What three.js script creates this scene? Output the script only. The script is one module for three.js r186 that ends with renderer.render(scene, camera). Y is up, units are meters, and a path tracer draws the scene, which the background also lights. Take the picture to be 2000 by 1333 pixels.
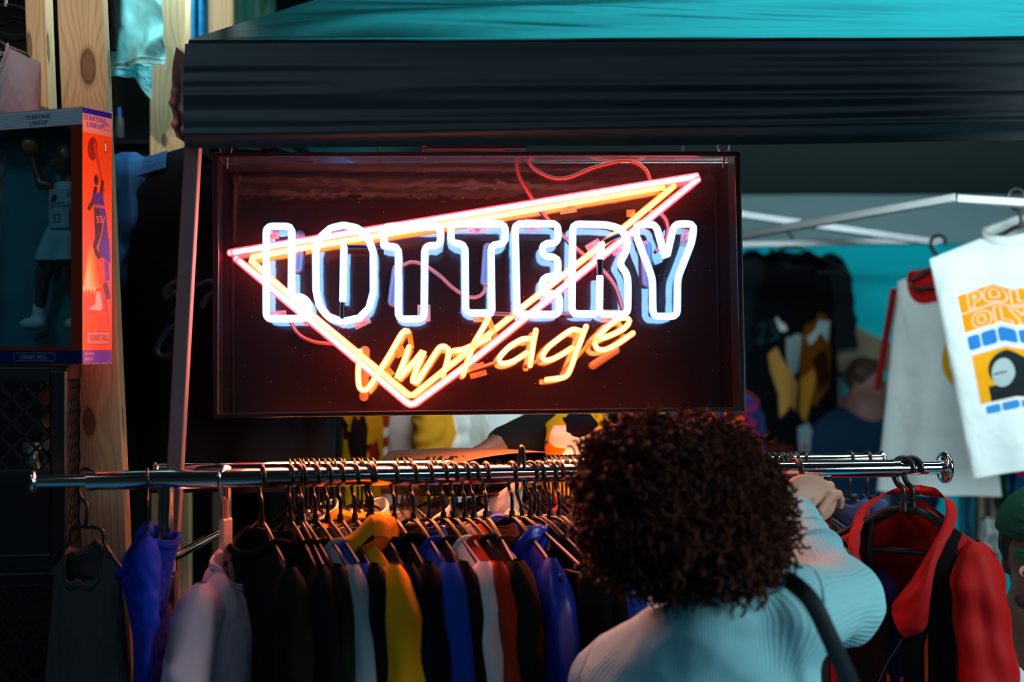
import * as THREE from 'three';
import { mergeGeometries, mergeVertices } from 'three/addons/utils/BufferGeometryUtils.js';
import { RoundedBoxGeometry } from 'three/addons/geometries/RoundedBoxGeometry.js';
import { RectAreaLightUniformsLib } from 'three/addons/lights/RectAreaLightUniformsLib.js';

// ---------------------------------------------------------------- camera, light, exposure
RectAreaLightUniformsLib.init();
const FP = 2778, EYE = 1.75, CX = 1000, CY = 666.5;          // focal length in pixels of the 2000 x 1333 frame
const V = (x, y, z) => new THREE.Vector3(x, y, z);
const P = (px, py, d) => V((px - CX) / FP * d, EYE - (py - CY) / FP * d, -d);
const scene = new THREE.Scene();
scene.background = new THREE.Color(0.002, 0.006, 0.007);
const camera = new THREE.PerspectiveCamera(2 * Math.atan(CY / FP) * 180 / Math.PI, 2000 / 1333, 0.05, 60);
camera.position.set(0, EYE, 0);
camera.lookAt(0, EYE, -1);
camera.focus = 2.72;
camera.userData.fStop = 1.9;
const renderer = new THREE.WebGLRenderer({ antialias: true });
renderer.toneMapping = THREE.LinearToneMapping;
renderer.toneMappingExposure = 1.0;
renderer.shadowMap.enabled = true;

const LIGHT = {
  key: { color: [0.75, 0.96, 1.0], power: 18 },        // flood on a stand beside the aisle
  ceiling: { color: [0.04, 0.86, 1.0], power: 2.2 },    // hall panels over the tent
  fill: { color: [0.34, 0.62, 0.82], power: 6.0 },      // hall panels over the aisle
  batten: { color: [0.75, 0.97, 1.0], power: 34 },       // tube under the tent roof
  addedWarm: { color: [1.0, 0.78, 0.62], power: 5.5 },        // added unseen warm lamp over the timber wall
  neon: 18,
};

// ---------------------------------------------------------------- helpers
let seed0 = 7;
function rng(s) { let a = s * 2654435761 >>> 0 || 1; return () => { a = (a + 0x6d2b79f5) | 0; let t = Math.imul(a ^ (a >>> 15), 1 | a); t = (t + Math.imul(t ^ (t >>> 7), 61 | t)) ^ t; return ((t ^ (t >>> 14)) >>> 0) / 4294967296; }; }
const clamp = (x, a = 0, b = 1) => Math.min(b, Math.max(a, x));
const lerp = (a, b, t) => a + (b - a) * t;
const smooth = (a, b, x) => { const t = clamp((x - a) / (b - a)); return t * t * (3 - 2 * t); };
const H3 = (x, y, z) => { let h = Math.imul(x, 374761393) + Math.imul(y, 668265263) + Math.imul(z, 2147483647 ^ 0x5bd1e995); h = Math.imul(h ^ (h >>> 13), 1274126177); return ((h ^ (h >>> 16)) >>> 0) / 4294967296; };
function noise3(x, y, z) {
  const i = Math.floor(x), j = Math.floor(y), k = Math.floor(z), f = (t) => t * t * (3 - 2 * t), u = f(x - i), v = f(y - j), w = f(z - k);
  const l = (a, b, t) => a + (b - a) * t;
  return l(l(l(H3(i, j, k), H3(i + 1, j, k), u), l(H3(i, j + 1, k), H3(i + 1, j + 1, k), u), v), l(l(H3(i, j, k + 1), H3(i + 1, j, k + 1), u), l(H3(i, j + 1, k + 1), H3(i + 1, j + 1, k + 1), u), v), w) * 2 - 1;
}
const used = new Map();
function numbered(n) { const c = used.get(n) || 0; used.set(n, c + 1); return c ? n + '_' + String(c).padStart(3, '0') : n; }
function shadows(o) { o.castShadow = true; o.receiveShadow = true; return o; }
function thing(name, label, category, at, group) {
  const g = new THREE.Group(); g.name = numbered(name); g.position.copy(at || V(0, 0, 0));
  g.userData = { label, category }; if (group) g.userData.group = group; scene.add(g); return g;
}
function part(parent, name, geo, mat, label) {
  const m = shadows(new THREE.Mesh(geo, mat)); m.name = name; if (label) m.userData.label = label; parent.add(m); return m;
}
function structure(name, geo, mat) { const m = shadows(new THREE.Mesh(geo, mat)); m.name = name; m.userData.kind = 'structure'; scene.add(m); return m; }
// geometry given in world coordinates becomes local to its group
const rel = (geo, g) => geo.translate(-g.position.x, -g.position.y, -g.position.z);
const col = (r, g, b) => new THREE.Color().setRGB(r, g, b);
const srgb = (r, g, b) => new THREE.Color().setRGB(r / 255, g / 255, b / 255, THREE.SRGBColorSpace);
const std = (c, rough = 0.8, o = {}) => new THREE.MeshStandardMaterial({ color: c, roughness: rough, ...o });
const phys = (c, rough = 0.5, o = {}) => new THREE.MeshPhysicalMaterial({ color: c, roughness: rough, ...o });
function box(w, h, d, x = 0, y = 0, z = 0, r = 0.003) { return new RoundedBoxGeometry(w, h, d, 2, Math.min(r, w / 2.1, h / 2.1, d / 2.1)).translate(x, y, z); }
function tube(pts, r, seg, sides = 8, closed = false, tension = 0.5) { const c = new THREE.CatmullRomCurve3(pts, closed, 'catmullrom', tension); return new THREE.TubeGeometry(c, seg || Math.max(6, pts.length * 4), r, sides, closed); }
function rod(a, b, r, sides = 12) {
  const d = b.clone().sub(a), g = new THREE.CylinderGeometry(r, r, d.length(), sides, 1);
  g.applyQuaternion(new THREE.Quaternion().setFromUnitVectors(V(0, 1, 0), d.clone().normalize()));
  return g.translate((a.x + b.x) / 2, (a.y + b.y) / 2, (a.z + b.z) / 2);
}
// rounded square bar between two points
function bar(a, b, w, h = w) {
  const d = b.clone().sub(a), g = new RoundedBoxGeometry(w, h, d.length(), 2, Math.min(w, h) * 0.14);
  const m = new THREE.Matrix4().lookAt(b, a, Math.abs(d.y) > Math.abs(d.x) + Math.abs(d.z) ? V(0, 0, 1) : V(0, 1, 0));
  return g.applyMatrix4(m).translate((a.x + b.x) / 2, (a.y + b.y) / 2, (a.z + b.z) / 2);
}
function sphereCaps(a, b, r) { return [new THREE.SphereGeometry(r, 8, 6).translate(a.x, a.y, a.z), new THREE.SphereGeometry(r, 8, 6).translate(b.x, b.y, b.z)]; }
const merge = (list) => mergeGeometries(list.map((g) => { const h = g.index ? g : g.clone(); return h.index ? h.toNonIndexed() : h; }).map((g) => { for (const k of Object.keys(g.attributes)) if (!['position', 'normal', 'uv'].includes(k)) g.deleteAttribute(k); return g; }));
// a surface from a grid of points f(u, v)
function gridGeo(nu, nv, f, wrap = false) {
  const pos = [], uv = [], idx = [];
  for (let j = 0; j <= nv; j++) for (let i = 0; i <= nu; i++) { const p = f(i / nu, j / nv); pos.push(p[0], p[1], p[2]); uv.push(p[3] ?? i / nu, p[4] ?? j / nv); }
  for (let j = 0; j < nv; j++) for (let i = 0; i < nu; i++) { const a = j * (nu + 1) + i, b = a + 1, c = a + nu + 1, d = c + 1; idx.push(a, c, b, b, c, d); }
  const g = new THREE.BufferGeometry();
  g.setAttribute('position', new THREE.Float32BufferAttribute(pos, 3)); g.setAttribute('uv', new THREE.Float32BufferAttribute(uv, 2)); g.setIndex(idx); g.computeVertexNormals();
  if (wrap) { const n = g.attributes.normal; for (let j = 0; j <= nv; j++) { const a = j * (nu + 1), b = a + nu; const x = n.getX(a) + n.getX(b), y = n.getY(a) + n.getY(b), z = n.getZ(a) + n.getZ(b), l = Math.hypot(x, y, z) || 1; n.setXYZ(a, x / l, y / l, z / l); n.setXYZ(b, x / l, y / l, z / l); } }
  return g;
}
// ---- signed distance fields, meshed by surface nets
function cap(a, b, ra, rb) { const ax = a.x, ay = a.y, az = a.z, dx = b.x - ax, dy = b.y - ay, dz = b.z - az, l2 = dx * dx + dy * dy + dz * dz || 1e-9; return (x, y, z) => { const t = clamp(((x - ax) * dx + (y - ay) * dy + (z - az) * dz) / l2); return Math.hypot(x - ax - dx * t, y - ay - dy * t, z - az - dz * t) - (ra + (rb - ra) * t); }; }
function ell(c, rx, ry, rz, q) { const qi = q ? q.clone().invert() : null, v = V(0, 0, 0), m = Math.min(rx, ry, rz); return (x, y, z) => { v.set(x - c.x, y - c.y, z - c.z); if (qi) v.applyQuaternion(qi); const k0 = Math.hypot(v.x / rx, v.y / ry, v.z / rz), k1 = Math.hypot(v.x / (rx * rx), v.y / (ry * ry), v.z / (rz * rz)); return k1 < 1e-9 ? -m : k0 * (k0 - 1) / k1; }; }
const smin = (a, b, k) => { const h = clamp(0.5 + 0.5 * (b - a) / k); return lerp(b, a, h) - k * h * (1 - h); };
function blend(list, k) { return (x, y, z) => { let d = list[0](x, y, z); for (let i = 1; i < list.length; i++) d = smin(d, list[i](x, y, z), k); return d; }; }
function nets(f, lo, hi, cell, uvOf) {
  const nx = Math.ceil((hi.x - lo.x) / cell) + 1, ny = Math.ceil((hi.y - lo.y) / cell) + 1, nz = Math.ceil((hi.z - lo.z) / cell) + 1;
  const val = new Float32Array(nx * ny * nz), id = (i, j, k) => i + nx * (j + ny * k), at = new Int32Array(nx * ny * nz).fill(-1), pos = [], idx = [];
  for (let k = 0; k < nz; k++) for (let j = 0; j < ny; j++) for (let i = 0; i < nx; i++) val[id(i, j, k)] = f(lo.x + i * cell, lo.y + j * cell, lo.z + k * cell);
  const E = [[0, 1], [0, 2], [0, 4], [1, 3], [1, 5], [2, 3], [2, 6], [3, 7], [4, 5], [4, 6], [5, 7], [6, 7]];
  for (let k = 0; k < nz - 1; k++) for (let j = 0; j < ny - 1; j++) for (let i = 0; i < nx - 1; i++) {
    const c = []; let n = 0;
    for (let q = 0; q < 8; q++) { const v = val[id(i + (q & 1), j + (q >> 1 & 1), k + (q >> 2))]; c.push(v); if (v < 0) n++; }
    if (n === 0 || n === 8) continue;
    let x = 0, y = 0, z = 0, m = 0;
    for (const [a, b] of E) if ((c[a] < 0) !== (c[b] < 0)) { const t = c[a] / (c[a] - c[b]); x += (a & 1) + ((b & 1) - (a & 1)) * t; y += (a >> 1 & 1) + ((b >> 1 & 1) - (a >> 1 & 1)) * t; z += (a >> 2) + ((b >> 2) - (a >> 2)) * t; m++; }
    at[id(i, j, k)] = pos.length / 3; pos.push(lo.x + (i + x / m) * cell, lo.y + (j + y / m) * cell, lo.z + (k + z / m) * cell);
  }
  const quad = (a, b, c, d, flip) => { if (a < 0 || b < 0 || c < 0 || d < 0) return; flip ? idx.push(a, c, b, b, c, d) : idx.push(a, b, c, b, d, c); };
  for (let k = 1; k < nz - 1; k++) for (let j = 1; j < ny - 1; j++) for (let i = 1; i < nx - 1; i++) {
    const v = val[id(i, j, k)];
    let w = val[id(i + 1, j, k)]; if ((v < 0) !== (w < 0)) quad(at[id(i, j - 1, k - 1)], at[id(i, j, k - 1)], at[id(i, j - 1, k)], at[id(i, j, k)], w < 0);
    w = val[id(i, j + 1, k)]; if ((v < 0) !== (w < 0)) quad(at[id(i - 1, j, k - 1)], at[id(i - 1, j, k)], at[id(i, j, k - 1)], at[id(i, j, k)], w < 0);
    w = val[id(i, j, k + 1)]; if ((v < 0) !== (w < 0)) quad(at[id(i - 1, j - 1, k)], at[id(i, j - 1, k)], at[id(i - 1, j, k)], at[id(i, j, k)], w < 0);
  }
  const g = new THREE.BufferGeometry(); g.setAttribute('position', new THREE.Float32BufferAttribute(pos, 3)); g.setIndex(idx);
  const nrm = [], uv = [], e = cell * 0.5;
  for (let i = 0; i < pos.length; i += 3) {
    const [x, y, z] = [pos[i], pos[i + 1], pos[i + 2]], a = f(x + e, y, z) - f(x - e, y, z), b = f(x, y + e, z) - f(x, y - e, z), c = f(x, y, z + e) - f(x, y, z - e), l = Math.hypot(a, b, c) || 1;
    nrm.push(a / l, b / l, c / l); const t = uvOf ? uvOf(x, y, z) : [x + z, y]; uv.push(t[0], t[1]);
  }
  g.setAttribute('normal', new THREE.Float32BufferAttribute(nrm, 3)); g.setAttribute('uv', new THREE.Float32BufferAttribute(uv, 2)); return g;
}
// uv (metres round and along) from the nearest of a list of bones [a, b, radius]
function boneUV(bones) {
  const B = bones.map(([a, b, r]) => { const d = b.clone().sub(a), l = d.length(); d.normalize(); const s = Math.abs(d.y) > 0.8 ? V(0, 0, 1) : V(0, 1, 0); const u = s.clone().sub(d.clone().multiplyScalar(s.dot(d))).normalize(); return { a, d, l, r, u, w: d.clone().cross(u) }; });
  const q = V(0, 0, 0);
  return (x, y, z) => { let best = 1e9, out = [0, 0]; for (const b of B) { q.set(x, y, z).sub(b.a); const t = q.dot(b.d), tc = clamp(t, 0, b.l), dist = q.clone().addScaledVector(b.d, -tc).length() - b.r; if (dist < best) { best = dist; out = [Math.atan2(q.dot(b.w), q.dot(b.u)) * b.r, t]; } } return out; };
}
// ---- textures
function canvasTex(w, h, draw, o = {}) {
  const c = document.createElement('canvas'); c.width = w; c.height = h; const x = c.getContext('2d'); draw(x, w, h);
  const t = new THREE.CanvasTexture(c); if (!o.data) t.colorSpace = THREE.SRGBColorSpace; t.wrapS = t.wrapT = o.clamp ? THREE.ClampToEdgeWrapping : THREE.RepeatWrapping; t.magFilter = THREE.LinearFilter; t.anisotropy = 4; return t;
}
function heightTex(n, f) { const d = new Uint8Array(n * n * 4); for (let j = 0; j < n; j++) for (let i = 0; i < n; i++) { const v = clamp(f(i / n, j / n)) * 255; d.set([v, v, v, 255], (j * n + i) * 4); } const t = new THREE.DataTexture(d, n, n); t.wrapS = t.wrapT = THREE.RepeatWrapping; t.magFilter = THREE.LinearFilter; t.needsUpdate = true; return t; }
const rep = (t, u, v) => { const c = t.clone(); c.repeat.set(u, v); c.needsUpdate = true; return c; };
const TEX = {};
TEX.weave = heightTex(128, (u, v) => 0.5 + 0.22 * Math.sin(u * Math.PI * 32) * Math.sin(v * Math.PI * 32) + 0.25 * noise3(u * 24, v * 24, 3) * Math.sin(Math.PI * u) * Math.sin(Math.PI * v));
TEX.rib = heightTex(128, (u, v) => 0.5 + 0.45 * Math.cos(u * Math.PI * 8) + 0.08 * Math.cos(v * Math.PI * 64));
TEX.crinkle = heightTex(256, (u, v) => { const s = (a, b, k) => { const w = (x) => x * x * (3 - 2 * x); const e = Math.min(1, Math.min(u, 1 - u, v, 1 - v) * 8); return noise3(u * a, v * b, k) * w(clamp(e)); }; return 0.5 + 0.3 * s(5, 7, 1) + 0.18 * s(13, 17, 2) + 0.08 * s(40, 40, 5); });
TEX.streak = heightTex(256, (u, v) => { const e = clamp(Math.min(u, 1 - u, v, 1 - v) * 8); return 0.5 + e * (0.3 * noise3(u * 3, v * 22, 4) + 0.2 * noise3(u * 7, v * 60, 8)); });
const cloth = (c, o = {}) => phys(c, 0.92, { bumpMap: TEX.crinkle, bumpScale: 0.009, specularIntensity: 0.2, ...o });
const KNOTS = (pts) => canvasTex(256, 1024, (x, w, h) => {
  const im = x.createImageData(w, h), d = im.data;
  for (let j = 0; j < h; j++) for (let i = 0; i < w; i++) {
    let u = i / w, v = j / h, w0 = 0, near = 9;
    for (const [ku, kv, kr] of pts) { const dx = (u - ku) * 0.09, dy = (v - kv) * 2.6 * 0.55, q = Math.hypot(dx, dy) / kr; w0 += (u - ku) * 1.4 * Math.exp(-q * q * 0.16); near = Math.min(near, q); }
    const g = Math.sin((u * 7 + w0 * 9 + 0.6 * noise3(u * 2, v * 5, 2) + v * 1.1) * 6.28), fine = noise3(u * 60, v * 14, 7);
    let m = 1 - 0.1 * smooth(0.1, 1, g) + 0.05 * fine; let r = 214 * m, gg = 186 * m, b = 142 * m;
    if (near < 1.5) { const t = near < 0.85 ? 0.62 : near < 1.05 ? 0.8 : 0.3 * (1.5 - near) / 0.45; const ring = 0.9 + 0.1 * Math.sin(near * 22); r = lerp(r, 96 * ring, t); gg = lerp(gg, 58 * ring, t); b = lerp(b, 34 * ring, t); }
    d.set([r, gg, b, 255], (j * w + i) * 4);
  }
  x.putImageData(im, 0, 0);
  x.strokeStyle = 'rgba(60,35,20,0.75)'; x.lineWidth = 1.4; x.beginPath(); if (pts[0] && pts[0][3]) { const [ku, kv] = pts[0]; x.moveTo((ku - 0.1) * w, (1 - kv) * 0 + 0); x.lineTo((ku - 0.08) * w, h * kv * 0.5); x.lineTo(ku * w, h * (kv - 0.03)); x.stroke(); }
}, { clamp: true });
// ---------------------------------------------------------------- the hall
const M = {
  concrete: std(col(0.09, 0.1, 0.1), 0.75, { bumpMap: rep(TEX.crinkle, 6, 6), bumpScale: 0.004 }),
  hallWall: std(col(0.03, 0.06, 0.065), 0.85), ceiling: std(col(0.035, 0.045, 0.05), 0.9),
  steel: std(col(0.33, 0.35, 0.36), 0.42, { metalness: 0.8 }), chrome: std(col(0.86, 0.88, 0.9), 0.09, { metalness: 1 }),
  leg: std(col(0.13, 0.11, 0.12), 0.62), black: std(col(0.008, 0.008, 0.008), 0.5), drape: cloth(col(0.006, 0.006, 0.007)), blackGloss: std(col(0.012, 0.011, 0.011), 0.28), crate: std(col(0.01, 0.011, 0.012), 0.34),
};
structure('floor', box(12, 0.2, 14, 0, -0.1, -2.6), M.concrete);
{ const r = thing('added_mirror_carpet', 'added bright blue carpet out of view, mirrored as a stripe in the rail', 'carpet', V(0, 0, -1.5)); part(r, 'carpet', box(6, 0.008, 1.3, 0, 0.004, 0, 0.003), std(col(0.01, 0.38, 0.62), 0.95, { bumpMap: rep(TEX.weave, 40, 10), bumpScale: 0.002 })); }  // unseen carpet added so the chrome rail mirrors a cyan stripe
structure('ceiling', box(12, 0.2, 14, 0, 4.7, -2.6), M.ceiling);
structure('wall_back', box(12, 4.6, 0.2, 0, 2.3, -9.5), M.hallWall);
structure('wall_front', box(12, 4.6, 0.2, 0, 2.3, 4.3), M.hallWall);
structure('wall_left', box(0.2, 4.6, 13.6, -5.9, 2.3, -2.6), M.hallWall);
structure('wall_right', box(0.2, 4.6, 13.6, 5.9, 2.3, -2.6), M.hallWall);

// a lamp: housing, glowing face and a rectangular light of the same size just before the face. at = centre of the face, to = where it points
function panelLamp(name, label, group, at, to, w, h, L, glow, thick = 0.05) {
  const t = thing(name, label, 'lamp', V(0, 0, 0), group); t.position.copy(at); t.lookAt(at.clone().multiplyScalar(2).sub(to)); // local +z points backwards, away from the target
  part(t, 'housing', box(w + 0.04, h + 0.04, thick, 0, 0, thick / 2 + 0.004, 0.01), M.steel);
  part(t, 'lamp_face', new THREE.PlaneGeometry(w, h).rotateY(Math.PI), new THREE.MeshStandardMaterial({ color: 0x111111, emissive: col(...L.color), emissiveIntensity: glow }));
  const l = new THREE.RectAreaLight(col(...L.color), L.power, w, h); l.position.set(0, 0, -0.006); t.add(l); l.name = 'lamp_glow';   // shines along its own -z
  return t;
}
for (const [x, z, k] of [[1.3, -4.5, 0]]) panelLamp('ceiling_panel_lamp', 'flat cool ceiling panel hung above the tent roof', undefined, V(x, 4.45, z), V(x, 0, z), 4.4, 1.3, LIGHT.ceiling, 2.2);
for (const [x, z] of [[-2.4, -0.6], [1.8, 1.4], [-1.2, 2.6]]) panelLamp('aisle_panel_lamp', 'flat cool ceiling panel hung above the aisle', 'ceiling panels over the aisle', V(x, 4.4, z), V(x, 0, z), 1.2, 0.6, LIGHT.fill, 2);
// the flood on its stand
{
  const at = V(2.4, 2.12, -1.12), t = panelLamp('flood_lamp', 'square cool flood lamp on a tall stand beside the aisle', undefined, at, V(0.7, 1.55, -2.8), 0.8, 0.8, LIGHT.key, 4);
  const s = thing('lamp_stand', 'black tripod stand carrying the square flood lamp', 'lamp stand', V(2.52, 0, -1.04));
  part(s, 'pole', rod(V(0, 0.5, 0), V(0, 2.0, 0), 0.014), M.black); for (let k = 0; k < 3; k++) { const a = k * 2.1; part(s, 'leg', rod(V(0, 0.6, 0), V(Math.cos(a) * 0.35, 0.01, Math.sin(a) * 0.35), 0.01), M.black); }
}
panelLamp('batten_lamp', 'slim cool batten lamp fixed under the front of the tent roof', undefined, V(0.85, 2.215, -2.86), V(0.95, 1.5, -4.0), 2.2, 0.06, LIGHT.batten, 12, 0.03);
{
  const t = thing('added_warm_lamp', 'added small warm spot lamp out of view, warming only the timber posts', 'lamp', V(-0.62, 3.1, -1.2)), aim = V(-0.86, 2.46, -3.0).sub(t.position);  // unseen lamp added to warm the posts alone
  const can = new THREE.LatheGeometry([[0.012, 0.16], [0.03, 0.15], [0.06, 0.05], [0.065, 0], [0.061, 0], [0.055, 0.05], [0.0, 0.12]].map(([a, b]) => new THREE.Vector2(a, b)), 28), q = new THREE.Quaternion().setFromUnitVectors(V(0, -1, 0), aim.clone().normalize());
  part(t, 'shade', can.applyQuaternion(q), M.black); part(t, 'bulb', new THREE.SphereGeometry(0.03, 16, 12).translate(0, 0.04, 0).applyQuaternion(q), new THREE.MeshStandardMaterial({ color: 0x111111, emissive: col(...LIGHT.addedWarm.color), emissiveIntensity: 6 })); part(t, 'cord', rod(V(0, 0.13, 0), V(0, 1.6, 0), 0.004), M.black);
  const l = new THREE.SpotLight(col(...LIGHT.addedWarm.color), LIGHT.addedWarm.power, 0, 0.25, 0.6); l.shadow.radius = 1.4; l.position.copy(V(0, 0.04, 0).applyQuaternion(q)); l.target.position.copy(aim); l.name = 'lamp_glow'; t.add(l, l.target);
}

// ---------------------------------------------------------------- the pop-up tent
const D0 = 2.55, X0 = P(372, 0, D0).x, X1 = 2.45, YE = 2.292, PEAK = V(0.95, 3.2, -4.05), D1 = 5.55;
const roofCloth = phys(col(0.002, 0.014, 0.017), 0.36, { ior: 1.9, bumpMap: rep(TEX.streak, 0.7, 1), bumpScale: 0.004 });
const valanceCloth = phys(col(0.002, 0.014, 0.017), 0.48, { ior: 1.9, bumpMap: rep(TEX.streak, 1.1, 0.3), bumpScale: 0.0007, sheen: 0 });
{
  const t = thing('pop_up_canopy', 'large square pop-up tent canopy with teal roof and black front skirt', 'canopy', V(X0, 0, -D0));
  const L = (p) => p.sub(t.position), yE = (x) => YE + (0.004 * (x - X0));
  // a slope: from edge a-b up to the peak, with a slack sag and creases running along the edge
  const slope = (a, b, k, front) => gridGeo(60, 26, (u, v) => {
    const e = a.clone().lerp(b, u), p = e.lerp(PEAK, v), s = Math.sin(Math.PI * v) * Math.sin(Math.PI * u);
    p.y -= 0.05 * s + 0.006 * noise3(u * 5 + k, v * 26, k) * s;
    if (front) { const ridge = 0.30 * u; p.y += 0.022 * smooth(0.06, 0.0, Math.abs(v - 0.02 - ridge)) * smooth(0, 0.1, u); }
    return [...L(p).toArray(), u * 3, v * 2];
  });
  const A = V(X0, YE, -D0), B = V(X1, YE + 0.012, -D0), Cc = V(X1, YE, -D1), Dd = V(X0, YE, -D1);
  part(t, 'roof_panel', slope(A, B, 1, true), roofCloth); part(t, 'roof_panel', slope(B, Cc, 2), roofCloth); part(t, 'roof_panel', slope(Cc, Dd, 3), std(col(0.05, 0.08, 0.08), 0.9)); part(t, 'roof_panel', slope(Dd, A, 4), roofCloth);
  // the rolled edge of the roof, then the hanging skirt
  part(t, 'roof_edge', gridGeo(60, 8, (u, v) => { const x = lerp(X0, X1, u), a = v * 1.35, r = 0.022; return [...L(V(x, yE(x) - r + r * Math.cos(a) - 0.004 * v * v + 0.001 * noise3(u * 20, v * 6, 1), -D0 + r * Math.sin(a))).toArray(), u * 3, v * 0.1]; }), roofCloth);
  const skirt = (p0, p1, out, wob) => gridGeo(120, 36, (u, v) => {
    const x = lerp(p0.x, p1.x, u), z = lerp(p0.z, p1.z, u), w = wob * (0.014 * Math.sin(v * 3.1) + 0.010 * Math.exp(-Math.pow((v - 0.86 + 0.05 * noise3(u * 3, 0, 2)) / 0.05, 2)) + 0.006 * Math.exp(-Math.pow((v - 0.62 - 0.16 * (1 - u)) / 0.04, 2)) + 0.004 * noise3(u * 5, v * 14, 3) * Math.sin(Math.PI * v));
    const y0 = YE - 0.014 + 0.004 * (x - X0), y1 = 2.094 + 0.012 * smooth(0, 1, u) * 1.6 + 0.004 * noise3(u * 6, 1, 4);
    return [...L(V(x + out.x * (w + 0.026), lerp(y0, y1, v), z + out.z * (w + 0.026))).toArray(), u * 3, v];
  });
  part(t, 'valance', skirt(V(X0 - 0.004, 0, -D0), V(X1, 0, -D0), V(0, 0, 1), 1), valanceCloth);
  part(t, 'valance', skirt(V(X0, 0, -D1), V(X0, 0, -D0), V(-1, 0, 0), 0.6), valanceCloth);
  // frame: legs, perimeter bars and the scissor trusses
  const legTop = P(383, 285, 2.62), legLow = P(347, 910, 2.60), down = legLow.clone().sub(legTop), foot = legTop.clone().addScaledVector(down, (legTop.y - 0.02) / -down.y);
  part(t, 'leg', rel(bar(legTop.clone().setY(2.2), foot, 0.028), t), M.leg, 'grey square steel leg leaning outward');
  for (const [x, d] of [[X1 - 0.05, D0 + 0.05], [X1 - 0.05, D1 - 0.05], [X0 + 0.06, D1 - 0.05]]) part(t, 'leg', rel(bar(V(x, 0.02, -d), V(x, 2.26, -d), 0.028), t), M.leg);
  for (const p of [foot, V(X1 - 0.05, 0, -D0 - 0.05), V(X1 - 0.05, 0, -D1 + 0.05), V(X0 + 0.06, 0, -D1 + 0.05)]) part(t, 'foot_plate', rel(box(0.09, 0.012, 0.09, p.x, 0.006, p.z), t), M.steel);
  const tr = (a, b, w = 0.028) => part(t, 'truss_bar', rel(bar(a, b, w, w * 0.8), t), M.steel);
  tr(V(X0 + 0.04, 2.16, -2.64), V(X1 - 0.06, 2.17, -2.64), 0.02);
  tr(P(1440, 462, 4.0), P(1870, 386, 3.6)); tr(P(1870, 388, 3.6), P(2060, 400, 3.5)); tr(P(1440, 418, 4.3), P(1830, 474, 4.3)); tr(P(1440, 478, 4.6), P(1840, 470, 4.5), 0.024);
}
// the tent's cloth back and the dark drape beside it
{
  const t = thing('tent_back_wall', 'bright cyan cloth wall closing the rear of the tent', 'tent wall', V(0.9, 0, -5.42));
  part(t, 'wall_cloth', gridGeo(60, 20, (u, v) => [lerp(-1.4, 1.5, u), lerp(2.24, 0.25, v), 0.02 * Math.sin(u * 17) + 0.012 * noise3(u * 9, v * 5, 1), u * 3, v * 2]), cloth(col(0.008, 0.72, 0.86)));
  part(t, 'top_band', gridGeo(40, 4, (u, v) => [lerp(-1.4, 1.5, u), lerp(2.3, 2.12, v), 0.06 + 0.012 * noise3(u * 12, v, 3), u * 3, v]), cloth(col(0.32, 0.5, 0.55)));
  const d = thing('black_drape', 'heavy black drape hanging in soft folds behind the rear rail', 'curtain', V(-0.45, 0, -3.55));
  part(d, 'drape_cloth', gridGeo(120, 10, (u, v) => [lerp(-0.62, 0.03, u), lerp(2.2, 0.02, v), 0.035 * Math.sin(u * 34 + 0.6 * v) + 0.015 * Math.sin(u * 71), u, v * 2]), cloth(col(0.006, 0.008, 0.008)));
  part(d, 'drape_rod', rod(V(-0.62, 2.2, 0), V(0.03, 2.2, 0), 0.012), M.steel);
}
// beyond the tent: a neighbouring tan canopy top, seen small between the shirts
{
  const t = thing('tan_canopy', 'small tan canopy top beyond the shirts against the cyan cloth', 'canopy', P(1690, 700, 5.2).setY(0));
  const a = P(1600, 697, 5.2), b = P(1780, 697, 5.2), p = P(1655, 628, 5.3);
  part(t, 'roof_panel', rel(gridGeo(12, 8, (u, v) => { const e = a.clone().lerp(b, u).lerp(p, v); e.z += 0.12 * (1 - v) - 0.03 * Math.sin(v * 3); return [e.x, e.y, e.z]; }), t), cloth(col(0.42, 0.34, 0.22)));
  part(t, 'valance', rel(gridGeo(12, 3, (u, v) => { const e = a.clone().lerp(b, u); return [e.x, e.y - 0.05 * v, e.z + 0.12 + 0.004 * Math.sin(u * 40)]; }), t), cloth(col(0.25, 0.22, 0.16)));
  part(t, 'pole', rel(rod(P(1640, 700, 5.2), P(1640, 700, 5.2).setY(0.0), 0.015), t), M.steel);
}
panelLamp('added_tube_lamp', 'added cool tube lamp out of view, brightening the cyan sleeve and posts', undefined, V(-0.6, 2.66, -3.1), V(-1.0, 2.6, -3.08), 0.6, 0.08, { color: [0.72, 0.96, 1.0], power: 20 }, 8, 0.03);  // unseen lamp added to brighten the cyan sleeve and post edges
{
  const t = thing('added_light_blocker', 'added black cloth banner hung from the ceiling beside the flood lamp', 'blocker', V(1.25, 1.8, -1.9));  // unseen cloth added to block the flood from posts and toy box
  part(t, 'blocker_cloth', gridGeo(30, 8, (u, v) => [0.012 * Math.sin(u * 20) * (1 - v), lerp(0, 0.75, v), lerp(-0.3, 0.28, u), u, v]), M.drape); part(t, 'blocker_rod', rod(V(0, 0.75, -0.34), V(0, 0.75, 0.32), 0.01), M.steel); for (const z of [-0.28, 0.26]) part(t, 'cord', rod(V(0, 0.75, z), V(0, 2.8, z), 0.003), M.black);
}
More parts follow.
